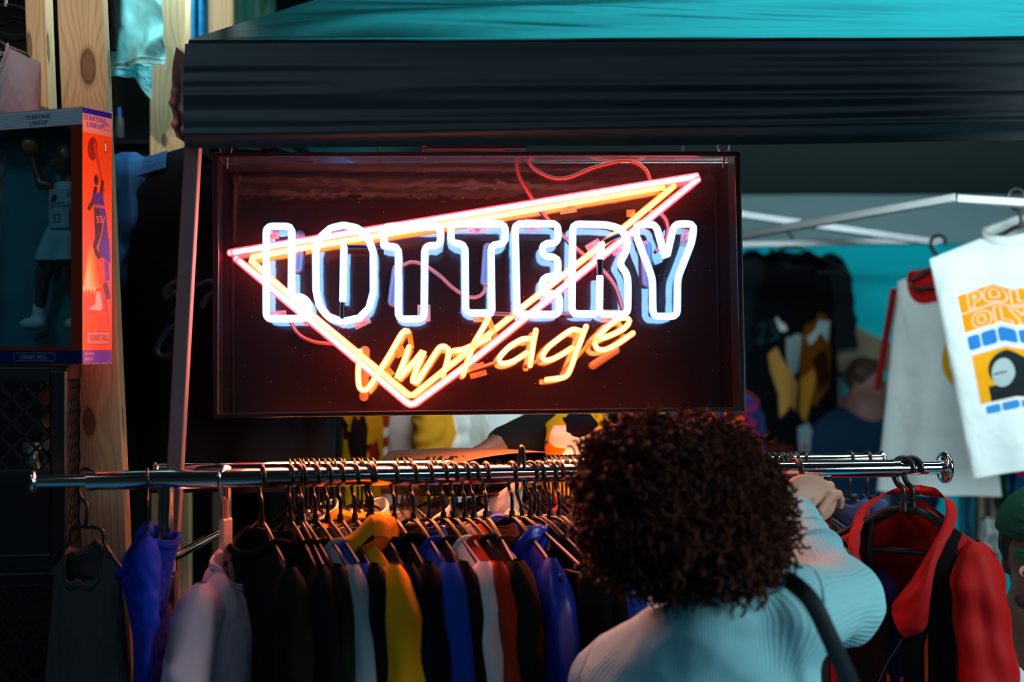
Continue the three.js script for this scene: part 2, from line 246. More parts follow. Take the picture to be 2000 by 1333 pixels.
// an unseen board added above the tent; its edge shades part of the roof
{
  const t = thing('added_shade_board', 'added dark board out of view above the tent, shading part of its roof', 'platform', V(0.2, 3.3, -3.6)), s = new THREE.Shape([[-0.9, -3.2], [-0.28, -3.4], [0.5, -3.65], [1.2, -3.87], [1.2, -5], [-0.9, -5]].map(([x, z]) => new THREE.Vector2(x - 0.2, -z - 3.6)));
  part(t, 'blocking_board', new THREE.ExtrudeGeometry(s, { depth: 0.04, bevelEnabled: false }).rotateX(-Math.PI / 2), std(col(0.03, 0.027, 0.022), 0.85));
  for (const [x, z] of [[-0.8, -3.3], [1.1, -3.95], [1.1, -4.9], [-0.8, -4.9]]) part(t, 'hanging_rod', rod(V(x - 0.2, 0.02, z + 3.6), V(x - 0.2, 1.3, z + 3.6), 0.01), M.steel);
}
// ---------------------------------------------------------------- timber wall
function post(label, x0, y0, x1, y1, d, w, dep, knots, yaw = 0) {
  const a = P(x0, y0, d), b = P(x1, y1, d), s = b.clone().sub(a), top = a.clone().addScaledVector(s, (3.3 - a.y) / s.y), low = a.clone().addScaledVector(s, (0 - a.y) / s.y);
  const m = new THREE.Mesh(new RoundedBoxGeometry(w, top.distanceTo(low), dep, 3, 0.004), std(col(1, 1, 1), 0.72, { map: KNOTS(knots) }));
  m.name = numbered('timber_post'); m.userData = { label, category: 'post' }; shadows(m);
  m.position.copy(top).lerp(low, 0.5); m.rotation.set(0, yaw, Math.atan2(low.x - top.x, top.y - low.y)); scene.add(m); return m;
}
// knots: u, v up the post, radius, crack
const kv = (py, d) => (EYE - (py - CY) / FP * d) / 3.3;
post('pale pine post with one big cracked knot, standing just behind the toy box', 161, 0, 205, 1000, 2.75, 0.089, 0.038, [[0.62, 1 - kv(133, 2.75), 0.014, 1], [0.3, 1 - kv(822, 2.75), 0.011], [0.92, 1 - kv(268, 2.75), 0.01]]);
post('pale pine post half hidden by the grey sweatshirt at the edge', 76, 0, 92, 400, 2.86, 0.042, 0.05, [[0.12, 1 - kv(95, 2.86), 0.012]]);
post('pale pine post beside the cyan denim sleeve, above the script jersey', 332, 0, 334, 600, 3.3, 0.088, 0.04, [[0.85, 1 - kv(120, 3.3), 0.01], [0.4, 1 - kv(275, 3.3), 0.006]]);
post('pale pine post standing just behind the tent corner', 433, 0, 434, 600, 3.6, 0.064, 0.04, [[0.5, 0.9, 0.01]]);
{
  // the timber frame's plates tie the posts together
  const m = shadows(new THREE.Mesh(box(2.4, 0.09, 0.16, -1.6, 3.345, -3.1), std(col(0.6, 0.48, 0.32), 0.8))); m.name = 'timber_plate'; m.userData = { label: 'long pine plate lying across the tops of the timber posts', category: 'beam' }; scene.add(m);
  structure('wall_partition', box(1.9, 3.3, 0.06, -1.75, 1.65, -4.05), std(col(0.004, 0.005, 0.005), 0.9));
}
// ---------------------------------------------------------------- the neon sign
const SIGN = (() => {
  const tl = P(415, 300, 2.755), tr = P(1448, 298, 2.81), bl = P(418, 815, 2.725), br = P(1452, 803, 2.78);
  const c = tl.clone().add(tr).add(bl).add(br).multiplyScalar(0.25), ex = tr.clone().add(br).sub(tl).sub(bl).normalize(), up = tl.clone().add(tr).sub(bl).sub(br).normalize();
  const n = ex.clone().cross(up).normalize(); const ey = n.clone().cross(ex).normalize();      // n faces the camera; this plane is the case's front
  return { c, ex, ey, n, q: new THREE.Quaternion().setFromRotationMatrix(new THREE.Matrix4().makeBasis(ex, ey, n)) };
})();
// where the line of sight through a pixel meets the plane lying `off` metres behind the case's front
const S = (px, py, off) => { const d = P(px, py, 1).sub(V(0, EYE, 0)), o = SIGN.c.clone().addScaledVector(SIGN.n, -off).sub(V(0, EYE, 0)); return V(0, EYE, 0).addScaledVector(d, o.dot(SIGN.n) / d.dot(SIGN.n)); };
const BACK = 0.105;                                    // depth of the case
const LAY = { letter: 0.050, tri: 0.068, script: 0.034 };   // distance of each layer behind the front
const sign = thing('neon_sign', 'wide black neon sign reading LOTTERY Vintage with a glowing triangle, hung in a clear case', 'neon sign', S(933, 812, BACK / 2));
const glassMat = (tint, e, k) => phys(col(...tint), 0.05, { transmission: 0.72, thickness: 0, emissive: col(...e), emissiveIntensity: k });
const coreMat = (e) => std(col(0.2, 0.2, 0.2), 0.5, { emissive: col(...e), emissiveIntensity: 1 });
const NEON = {
  white: { glass: glassMat([0.9, 0.92, 1], [0.25, 0.7, 1.6], 1.6), core: coreMat([2.7, 6.6, 12.5]) },
  pink: { glass: glassMat([1, 0.5, 0.52], [1.6, 0.05, 0.07], 2.4), core: coreMat([20, 3.4, 4.2]) },
  amber: { glass: glassMat([1, 0.62, 0.34], [1.8, 0.3, 0.015], 2.4), core: coreMat([20, 7, 2.6]) },
  orange: { glass: glassMat([1, 0.7, 0.42], [1.8, 0.22, 0.004], 2.6), core: coreMat([21, 7, 3.0]) },
};
{
  const W = S(1448, 560, 0).distanceTo(S(416, 560, 0)), Hh = S(930, 299, 0).distanceTo(S(930, 809, 0));
  const put = (geo) => rel(geo.applyQuaternion(SIGN.q).translate(SIGN.c.x, SIGN.c.y, SIGN.c.z), sign);
  const boardMat = phys(col(0.02, 0.006, 0.005), 0.07, { ior: 2.3, bumpMap: rep(TEX.crinkle, 3, 2), bumpScale: 0.0004 });
  part(sign, 'backing_panel', put(box(W, Hh, 0.006, 0, 0, -BACK)), boardMat, 'glossy black backing panel with dust specks');
  const pane = phys(col(0.97, 0.97, 0.97), 0.02, { transmission: 1, thickness: 0, ior: 1.45 }), edge = phys(col(0.012, 0.008, 0.008), 0.35);
  part(sign, 'front_pane', put(new THREE.PlaneGeometry(W - 0.006, Hh - 0.006)), pane);
  const side = phys(col(0.9, 0.86, 0.86), 0.05, { transmission: 0.95, thickness: 0 });
  part(sign, 'side_panel', put(box(W, 0.004, BACK, 0, Hh / 2, -BACK / 2, 0.001)), side); part(sign, 'side_panel', put(box(W, 0.004, BACK, 0, -Hh / 2, -BACK / 2, 0.001)), side);
  part(sign, 'side_panel', put(box(0.004, Hh, BACK, W / 2, 0, -BACK / 2, 0.001)), edge); part(sign, 'side_panel', put(box(0.004, Hh, BACK, -W / 2, 0, -BACK / 2, 0.001)), edge);
  for (const s of [-1, 1]) { part(sign, 'edge_strip', put(box(W, 0.009, 0.012, 0, s * (Hh / 2 - 0.003), 0)), edge); part(sign, 'edge_strip', put(box(0.012, Hh, 0.012, s * (W / 2 - 0.004), 0, 0)), edge); }
  // dust and scuffs on the backing: small real specks
  const R = rng(5), specks = []; for (let i = 0; i < 420; i++) { const r = 0.0003 + 0.0007 * Math.pow(R(), 3); specks.push(put(new THREE.CircleGeometry(r, 5).translate((R() - 0.5) * W * 0.97, (R() - 0.5) * Hh * 0.95, -BACK + 0.0036))); }
  const dust = part(sign, 'dust', merge(specks), std(col(0.32, 0.3, 0.3), 0.9)); dust.userData.kind = 'stuff';
}
const z3 = (X, Y) => [400 + X * 0.3226, 270 + Y * 0.3226], z4 = (X, Y) => [900 + X * 0.3226, 270 + Y * 0.3226], z5 = (X, Y) => [400 + X * 0.3, 550 + Y * 0.3], z6 = (X, Y) => [850 + X * 0.325, 550 + Y * 0.325], z8 = (X, Y) => [680 + X * 0.16, 600 + Y * 0.16];
// corners rounded with radius r (pixels), as evenly spaced points
function rounded(pts, r, closed) {
  const n = pts.length, out = [];
  for (let i = 0; i < n; i++) {
    const p = pts[i], a = pts[(i + n - 1) % n], b = pts[(i + 1) % n];
    if (!closed && (i === 0 || i === n - 1)) { out.push(p); continue; }
    const la = Math.hypot(a[0] - p[0], a[1] - p[1]), lb = Math.hypot(b[0] - p[0], b[1] - p[1]), k = Math.min(r, la * 0.48, lb * 0.48);
    const s = [p[0] + (a[0] - p[0]) / la * k, p[1] + (a[1] - p[1]) / la * k], e = [p[0] + (b[0] - p[0]) / lb * k, p[1] + (b[1] - p[1]) / lb * k];
    for (const t of [0, 0.25, 0.5, 0.75, 1]) { const u = 1 - t; out.push([u * u * s[0] + 2 * u * t * p[0] + t * t * e[0], u * u * s[1] + 2 * u * t * p[1] + t * t * e[1]]); }
  }
  return out;
}
class Poly extends THREE.Curve { constructor(p, closed) { super(); this.p = closed ? [...p, p[0]] : p; this.l = [0]; for (let i = 1; i < this.p.length; i++) this.l.push(this.l[i - 1] + this.p[i].distanceTo(this.p[i - 1])); } getPoint(t, o = V(0, 0, 0)) { const s = t * this.l[this.l.length - 1]; let i = 1; while (i < this.l.length - 1 && this.l[i] < s) i++; return o.copy(this.p[i - 1]).lerp(this.p[i], clamp((s - this.l[i - 1]) / (this.l[i] - this.l[i - 1] || 1))); } }
function neonTube(name, kind, pts, off, r, core, closed = false, light = 0) {
  const w = pts.map(([x, y, o]) => S(x, y, o ?? off)), c = new Poly(w, closed), len = c.l[c.l.length - 1], seg = Math.max(8, Math.round(len / 0.006));
  const make = (rad, sides) => merge([new THREE.TubeGeometry(c, seg, rad, sides, closed), ...(closed ? [] : sphereCaps(w[0], w[w.length - 1], rad))]);
  const g = part(sign, name, rel(make(r, 9), sign), NEON[kind].glass); g.castShadow = false;
  const k = part(g, 'tube_core', rel(make(core, 6), sign), NEON[kind].core); k.castShadow = false;
  return w;
}
{
  const zz3 = (l) => l.map(([x, y]) => z3(x, y)), zz4 = (l) => l.map(([x, y]) => z4(x, y));
  const Lr = 0.0076, Lc = 0.0060;
  const letters = [
    zz3([[545, 962], [590, 962], [630, 1000], [628, 1092], [372, 1096], [372, 534], [527, 534], [525, 945]]),
    zz3([[820, 1108], [745, 1080], [695, 1015], [674, 920], [672, 680], [700, 600], [762, 545], [840, 527], [925, 545], [990, 610], [1020, 690], [1021, 930], [995, 1030], [935, 1090], [848, 1109]]),
    zz3([[1084, 650], [1084, 536], [1428, 536], [1428, 652], [1332, 652], [1328, 1097], [1172, 1097], [1172, 660], [1105, 656]]),
    zz4([[180, 1060], [28, 1060], [25, 645], [-60, 635], [-60, 519], [268, 519], [268, 642], [183, 646], [187, 1040]]),
    zz4([[340, 1068], [328, 519], [588, 519], [588, 635], [493, 640], [493, 718], [588, 722], [585, 835], [493, 845], [493, 940], [597, 945], [597, 1068]]),
    zz4([[810, 1065], [672, 1065], [677, 521], [890, 526], [970, 550], [1007, 610], [1005, 680], [958, 765], [1003, 815], [1013, 880], [1010, 1068], [838, 1068], [842, 845]]),
    zz4([[1062, 585], [1062, 522], [1180, 522], [1242, 740], [1292, 520], [1412, 520], [1400, 625], [1312, 850], [1310, 1080], [1163, 1080], [1160, 850], [1070, 610]]),
  ];
  letters.forEach((l, i) => neonTube('letter_tube', 'white', i === 1 ? l : rounded(l, 12, i === 4), LAY.letter, Lr, Lc, i === 4));
  neonTube('letter_tube', 'white', zz3([[842, 665], [836, 980]]), LAY.letter, Lr, Lc);
  neonTube('letter_tube', 'white', zz4([[846, 722], [849, 650]]), LAY.letter, Lr, Lc);
  const paint = std(col(0.015, 0.012, 0.014), 0.25), glassOff = phys(col(0.5, 0.4, 0.4), 0.1, { transmission: 0.8, thickness: 0 });
  const dark = (pts, off, r, mat = paint) => part(sign, 'blacked_out_tube', rel(tube(pts.map(([x, y, o]) => S(x, y, o ?? off)), r, 24, 8), sign), mat);
  dark(zz3([[835, 990], [831, 1040], [831, 1098]]), LAY.letter, 0.005); dark(zz3([[850, 658], [930, 658], [1075, 660]]), LAY.letter + 0.012, 0.005); dark(zz4([[842, 735], [842, 780], [842, 832]]), LAY.letter, 0.0068); dark(zz4([[870, 630], [930, 600], [985, 578]]), LAY.letter + 0.01, 0.0055);
  dark(zz4([[190, 1062], [330, 1068]]), LAY.letter + 0.014, 0.004, glassOff); dark(zz4([[600, 1062], [700, 1062]]), LAY.letter + 0.012, 0.004, glassOff);
  const tr = 0.0079, tc = 0.0052;
  neonTube('triangle_tube', 'pink', rounded([[462, 506], [700, 706], [803, 794], [905, 719], [1372, 343], [1335, 349], [450, 494]], 12), LAY.tri, tr, tc);
  neonTube('triangle_tube', 'amber', rounded([[1294, 366], [900, 434], [600, 483.5], [484, 504], [600, 608], [803, 776], [1025, 597], [1222, 442], [1316, 364]], 10), LAY.tri + 0.003, 0.0068, 0.0042);
  const sr = 0.0062, sc = 0.0042;
  const scripts = [
    [[145, 545], [130, 690], [122, 820], [132, 960], [160, 1010], [200, 1022], [250, 985], [340, 850], [520, 560], [640, 350], [690, 288], [725, 300]].map(([x, y]) => z8(x, y)),
    [[745, 490], [670, 690], [590, 890], [690, 790], [810, 660], [935, 515], [860, 690], [790, 880], [800, 930], [840, 918], [920, 790], [1010, 650], [1110, 500], [1165, 480], [1215, 505], [1230, 560], [1200, 700], [1155, 830]].map(([x, y]) => z8(x, y)),
    [[318, 225], [285, 285], [232, 375], [205, 450], [168, 560]].map(([x, y]) => z6(x, y)),
    [[110, 418], [170, 408], [250, 375], [320, 342]].map(([x, y]) => z6(x, y)),
    [[575, 345], [520, 350], [445, 395], [388, 455], [385, 482], [410, 496], [470, 480], [550, 430]].map(([x, y]) => z6(x, y)),
    [[605, 295], [588, 385], [570, 505]].map(([x, y]) => z6(x, y)),
    [[875, 300], [825, 290], [755, 335], [680, 395], [645, 445], [652, 472], [695, 472], [760, 440], [822, 400]].map(([x, y]) => z6(x, y)),
    [[907, 272], [862, 390], [805, 545], [770, 578], [670, 592]].map(([x, y]) => z6(x, y)),
    [[965, 352], [1040, 330], [1125, 290], [1168, 245], [1152, 220], [1100, 226], [1035, 275], [975, 335], [960, 380], [975, 407], [1020, 412], [1090, 380], [1188, 312]].map(([x, y]) => z6(x, y)),
  ];
  for (const s of scripts) { const c = new THREE.CatmullRomCurve3(s.map(([x, y]) => V(x, y, 0)), false, 'catmullrom', 0.35), pts = c.getSpacedPoints(Math.max(10, s.length * 5)).map((p) => [p.x, p.y]); neonTube('script_tube', 'orange', pts, LAY.script, sr, sc); }
  // returns of the script tubes that run back to the board
  const retMat = phys(col(0.9, 0.42, 0.12), 0.15, { transmission: 0.4, thickness: 0 });
  const back = (a, b, r = 0.0055) => part(sign, 'tube_return', rel(rod(S(...a, LAY.script + 0.01), S(...b, BACK - 0.012), r), sign), retMat);
  back(z8(745, 310), z8(775, 490)); back(z6(325, 235), z6(365, 340)); back(z6(200, 540), z6(380, 480), 0.003); back(z6(560, 500), z6(640, 470), 0.004); back(z6(930, 370), z6(760, 560), 0.004);
  // rubber boots over the electrodes; two have the orange script glow in their colour
  const boot = phys(col(0.12, 0.13, 0.2), 0.35, { clearcoat: 0.3 }), glowBoot = phys(col(0.5, 0.2, 0.05), 0.4);
  const boots = [[zz3([[575, 590], [560, 785]]), 0.011, boot], [zz3([[1165, 795], [1140, 990]]), 0.011, boot], [zz4([[165, 665], [150, 865]]), 0.0105, boot], [zz4([[1120, 655], [1130, 870]]), 0.012, boot], [[z5(1042, 450), z5(1035, 750)], 0.0095, glowBoot], [[z6(1085, 415), z6(950, 505)], 0.0085, glowBoot]];
  for (const [l, r, m] of boots) part(sign, 'electrode_boot', rel(merge([rod(S(...l[0], BACK - 0.02), S(...l[1], BACK - 0.02), r, 10), ...sphereCaps(S(...l[0], BACK - 0.02), S(...l[1], BACK - 0.02), r)]), sign), m);
  // high-tension leads
  const lead = phys(col(0.42, 0.1, 0.07), 0.3, { clearcoat: 0.4 });
  const leads = [zz4([[385, 110], [450, 190], [560, 240], [660, 235], [800, 180], [960, 140], [1055, 147], [1122, 195], [1147, 255]]), zz4([[340, 105], [350, 220], [430, 360], [520, 480], [640, 610], [740, 700], [860, 800], [940, 905], [985, 1040]]), zz3([[1165, 800], [1200, 770], [1255, 750], [1330, 770], [1420, 830], [1500, 905], [1580, 955], [1645, 962], [1690, 930], [1702, 865]]), zz3([[500, 1080], [560, 1180], [640, 1228], [740, 1245], [815, 1245]]), zz4([[1140, 445], [1200, 452], [1250, 510], [1248, 600], [1180, 690]])];
  for (const l of leads) part(sign, 'lead_wire', rel(tube(l.map(([x, y]) => S(x, y, BACK - 0.012)), 0.0036, 60, 8), sign), lead);
  // clear plastic tube supports with drilled feet; neon glow put into their tints
  const clip = phys(col(0.82, 0.55, 0.5), 0.22, { transmission: 0.55, thickness: 0 }), glowClip = phys(col(0.85, 0.5, 0.12), 0.25, { transmission: 0.4, thickness: 0 }), rivet = std(col(0.25, 0.08, 0.03), 0.4);
  const clips = [[z3(1327, 1060), 26, 34, 0, clip], [z3(950, 1112), 34, 20, 25, clip], [z3(442, 1082), 34, 24, 3, clip], [z3(410, 585), 26, 18, 0, clip], [z4(100, 540), 36, 26, 0, clip], [z4(437, 530), 34, 26, -4, clip], [z4(1368, 605), 24, 36, -6, clip], [z4(130, 1075), 36, 26, 0, glowClip], [z4(805, 655), 32, 20, 30, clip], [z4(950, 670), 30, 18, 32, clip], [z4(900, 1078), 38, 26, 0, clip], [z8(625, 535), 22, 24, 30, glowClip], [z8(1560, 730), 34, 11, 15, glowClip], [z8(1590, 825), 34, 11, 15, glowClip], [z8(490, 800), 18, 20, 40, glowClip], [z4(650, 432), 34, 16, 9, glowClip], [z4(1030, 455), 18, 14, 0, glowClip], [z5(660, 260), 18, 14, -40, glowClip]];
  for (const [[x, y], w, h, a, m] of clips) {
    const f = new THREE.Quaternion().setFromAxisAngle(SIGN.n, a * Math.PI / 180).multiply(SIGN.q), p = S(x, y, BACK - 0.004), k = 1 / 1000;
    const g = part(sign, 'tube_support', rel(merge([box(w * k, h * k, 0.003, 0, 0, 0, 0.001), box(w * k * 0.34, h * k * 0.5, 0.03, 0, 0, 0.016, 0.002), new THREE.TorusGeometry(Math.min(w, h) * k * 0.3, 0.0012, 6, 16).translate(0, 0, 0.003)]).applyQuaternion(f).translate(p.x, p.y, p.z), sign), m);
    part(g, 'rivet', rel(merge([-1, 1].map((s) => new THREE.CylinderGeometry(0.0016, 0.0016, 0.002, 8).rotateX(Math.PI / 2).translate(s * w * k * 0.38, h * k * 0.3 * s, 0.0022))).applyQuaternion(f).translate(p.x, p.y, p.z), sign), rivet);
  }
  // hanging hardware: bolts through the case top, rings up to the tent bar
  const bolt = std(col(0.6, 0.5, 0.52), 0.25, { metalness: 0.9 });
  for (const [x, y] of [[443, 318], [827, 308], [990, 308], [1413, 316]]) { const big = x < 500 || x > 1400; part(sign, 'eye_bolt', rel(merge([rod(S(x, y - (big ? 10 : 8), 0.03), S(x, y + (big ? 12 : 5), 0.03), 0.0026), rod(S(x, y - 12, 0.03), S(x, y - 8, 0.03), 0.006, 6)]), sign), bolt); }
  for (const [x, y] of [[441, 291], [1413, 287]]) { const p = S(x, y, 0.03); part(sign, 'hanging_ring', rel(new THREE.TorusGeometry(0.0115, 0.002, 8, 28).translate(p.x, p.y, p.z), sign), bolt); part(sign, 'hanging_hook', rel(tube([S(x, y - 11, 0.03), S(x, y - 16, 0.03), V(p.x + 0.006, 2.15, -2.655), V(p.x, 2.175, -2.645)], 0.0022, 16, 6), sign), bolt); }
  const tb = part(sign, 'transformer', rel(box(0.205, 0.014, 0.05).applyQuaternion(SIGN.q).translate(...S(925, 289, 0.04).toArray()), sign), M.blackGloss);
  part(tb, 'red_edge_line', rel(box(0.15, 0.003, 0.002).applyQuaternion(SIGN.q).translate(...S(910, 291, 0.012).toArray()), sign), std(col(0.5, 0.04, 0.03), 0.3)); part(tb, 'painted_glint', rel(box(0.012, 0.006, 0.008).applyQuaternion(SIGN.q).translate(...S(828, 284, 0.012).toArray()), sign), std(col(0.9, 0.35, 0.05), 0.3));  // orange neon glint and red lower edge line painted on as strips
  // the light that the tubes give, just in front of their faces
  const glow = (x0, y0, x1, y1, off, c, k) => { const a = S(x0, y0, off), b = S(x1, y1, off), m = a.clone().lerp(b, 0.5); const l = new THREE.RectAreaLight(col(...c), k * LIGHT.neon, Math.abs(a.clone().sub(b).dot(SIGN.ex)), Math.abs(a.clone().sub(b).dot(SIGN.ey))); l.position.copy(m).sub(sign.position); l.quaternion.copy(new THREE.Quaternion().setFromAxisAngle(SIGN.ey, Math.PI).multiply(SIGN.q)); l.name = 'neon_glow'; sign.add(l); };
  { const a = S(520, 806, 0.05), b = S(1340, 800, 0.05), l = new THREE.RectAreaLight(col(1, 0.30, 0.09), 42, a.distanceTo(b), 0.07); l.position.copy(a.clone().lerp(b, 0.5)).addScaledVector(SIGN.ey, -0.006).sub(sign.position); l.quaternion.copy(new THREE.Quaternion().setFromAxisAngle(SIGN.ex, -Math.PI / 2).multiply(SIGN.q)); l.name = 'neon_glow'; sign.add(l); }
  glow(480, 360, 1340, 760, -0.006, [1, 0.15, 0.05], 0.85); glow(515, 440, 1355, 625, -0.008, [0.3, 0.6, 1], 0.12); glow(700, 620, 1235, 770, -0.01, [1, 0.26, 0.05], 0.9);
}
// ---------------------------------------------------------------- the double garment rail
const RA = P(65, 941, 2.40), RB = P(1845, 914, 2.75), QA = P(305, 917, 2.74), QB = P(1722, 897, 2.98);
// point of the segment a-b that stands at pixel column px
function onRail(a, b, px) { let lo = -0.2, hi = 1.2; for (let i = 0; i < 40; i++) { const m = (lo + hi) / 2, p = a.clone().lerp(b, m); (CX + p.x / -p.z * FP < px) ? lo = m : hi = m; } return a.clone().lerp(b, (lo + hi) / 2); }
const front = (px) => onRail(RA, RB, px), rear = (px) => onRail(QA, QB, px);
const RR = 0.0165;
{
  const t = thing('garment_rack', 'chrome double clothes rail with two parallel tubes, round end caps and upright posts', 'clothes rack', front(900).setY(0));
  const add = (n, g, m = M.chrome, l) => part(t, n, rel(g, t), m, l);
  add('front_rail', rod(front(172), front(1752), RR, 24)); add('rear_rail', rod(QA, QB, 0.0125, 20));
  add('extension_rod', rod(RA, front(190), 0.0115, 20)); add('extension_rod', rod(front(1740), RB, 0.0125, 20));
  const ax = RB.clone().sub(RA).normalize();
  const disc = (p, r) => { const g = new THREE.LatheGeometry([[0, -0.006], [r * 0.7, -0.006], [r, -0.003], [r, 0.003], [r * 0.7, 0.006], [0, 0.006]].map(([x, y]) => new THREE.Vector2(x, y)), 28); g.applyQuaternion(new THREE.Quaternion().setFromUnitVectors(V(0, 1, 0), ax)); return g.translate(p.x, p.y, p.z); };
  add('end_cap', disc(RA, 0.021)); add('end_cap', disc(RB, 0.03)); add('end_cap', disc(QA, 0.016)); add('end_cap', disc(QB, 0.017));
  const collar = (p) => add('collar', rod(p.clone().addScaledVector(ax, -0.006), p.clone().addScaledVector(ax, 0.006), RR + 0.0012, 24)); collar(front(176)); collar(front(1748));
  const up = []; for (const [p, r] of [[front(324), 0.0135], [rear(443), 0.009], [front(1607), 0.017], [rear(1578), 0.01]]) { const foot = V(p.x - 0.01, 0.07, p.z); up.push([p, foot]); add('upright', rod(p.clone().add(V(0, -0.012, 0)), foot, r, 16)); }
  const lowP = (k, y) => { const [a, b] = up[k]; return a.clone().lerp(b, (a.y - y) / (a.y - b.y)); };
  for (const [i, j] of [[0, 1], [2, 3]]) {
    add('cross_brace', rod(lowP(i, 1.37), lowP(j, 1.385), 0.008, 12)); add('cross_brace', rod(lowP(i, 0.12), lowP(j, 0.12), 0.012, 12));
    add('clamp', rod(lowP(i, 1.385), lowP(i, 1.355), 0.02, 16)); add('joint_sleeve', rod(lowP(i, 1.345), lowP(i, 1.30), 0.0165, 16), M.black);
    for (const k of [i, j]) { const p = up[k][1]; add('caster', new THREE.TorusGeometry(0.024, 0.011, 10, 20).translate(p.x, 0.035, p.z), M.black); add('caster_fork', rod(V(p.x, 0.09, p.z), V(p.x, 0.04, p.z), 0.008), M.steel); }
  }
  add('base_rail', rod(up[0][1].clone().setY(0.12), up[2][1].clone().setY(0.12), 0.012, 12)); add('base_rail', rod(up[1][1].clone().setY(0.12), up[3][1].clone().setY(0.12), 0.012, 12));
}
// ---------------------------------------------------------------- hangers
// local frame: origin on the rail's axis, x along the shoulders, y up
const NECK = -0.078;
const hangerMats = { black: phys(col(0.011, 0.009, 0.009), 0.26), clear: phys(col(0.95, 0.93, 0.93), 0.06, { transmission: 0.75, thickness: 0 }), wire: M.chrome, purple: phys(col(0.10, 0.02, 0.16), 0.3) };
const hangerGeo = new Map();
function hangerParts(rail, half, drop, r) {
  const key = [rail, half, drop, r].join(); if (hangerGeo.has(key)) return hangerGeo.get(key);
  const rr = rail + r + 0.0008, arc = []; for (let k = 0; k <= 14; k++) { const a = Math.PI * (-0.12 + 1.12 * k / 14); arc.push(V(-Math.cos(a) * rr * -1 * 1, Math.sin(a) * rr, 0)); }
  // from the open tip over the rail and down the back, then in to the neck
  arc.reverse(); const hook = [...arc.reverse().map((p) => V(p.x, p.y, 0)), V(-rr * 0.96, -0.012, 0), V(-rr * 0.55, -0.03, 0), V(0, -0.042, 0), V(0, NECK, 0)];
  const arm = (s) => [V(0, NECK, 0), V(s * 0.03, NECK - 0.004, 0), V(s * half * 0.5, NECK - drop * 0.42, 0), V(s * half * 0.93, NECK - drop * 0.92, 0), V(s * half, NECK - drop, 0)];
  const low = NECK - drop - 0.012;
  const g = { hook: tube(hook, r, 44, 8), arm: merge([tube(arm(1), r * 1.1, 20, 8), tube(arm(-1), r * 1.1, 20, 8)]), bar: tube([V(-half, NECK - drop, 0), V(-half * 0.97, low, 0), V(0, low, 0), V(half * 0.97, low, 0), V(half, NECK - drop, 0)], r * 0.9, 40, 7), collar: new THREE.CylinderGeometry(r * 1.5, r * 1.7, 0.016, 10).translate(0, NECK + 0.004, 0) };
  hangerGeo.set(key, g); return g;
}
function hanger(label, at, yaw, o = {}) {
  const { mat = 'black', rail = RR, half = 0.205, drop = 0.076, r = 0.0037, tilt = 0, group, hookOnly = false } = o;
  const t = thing('clothes_hanger', label, 'hanger', at, group), g = hangerParts(rail, half, drop, r), m = hangerMats[mat];
  t.rotation.set(0, yaw, tilt, 'YXZ');
  part(t, 'hook', g.hook, mat === 'clear' ? M.chrome : m); if (!hookOnly) { part(t, 'shoulder_arm', g.arm, m); part(t, 'lower_bar', g.bar, m); part(t, 'neck_collar', g.collar, m); }
  return t;
}
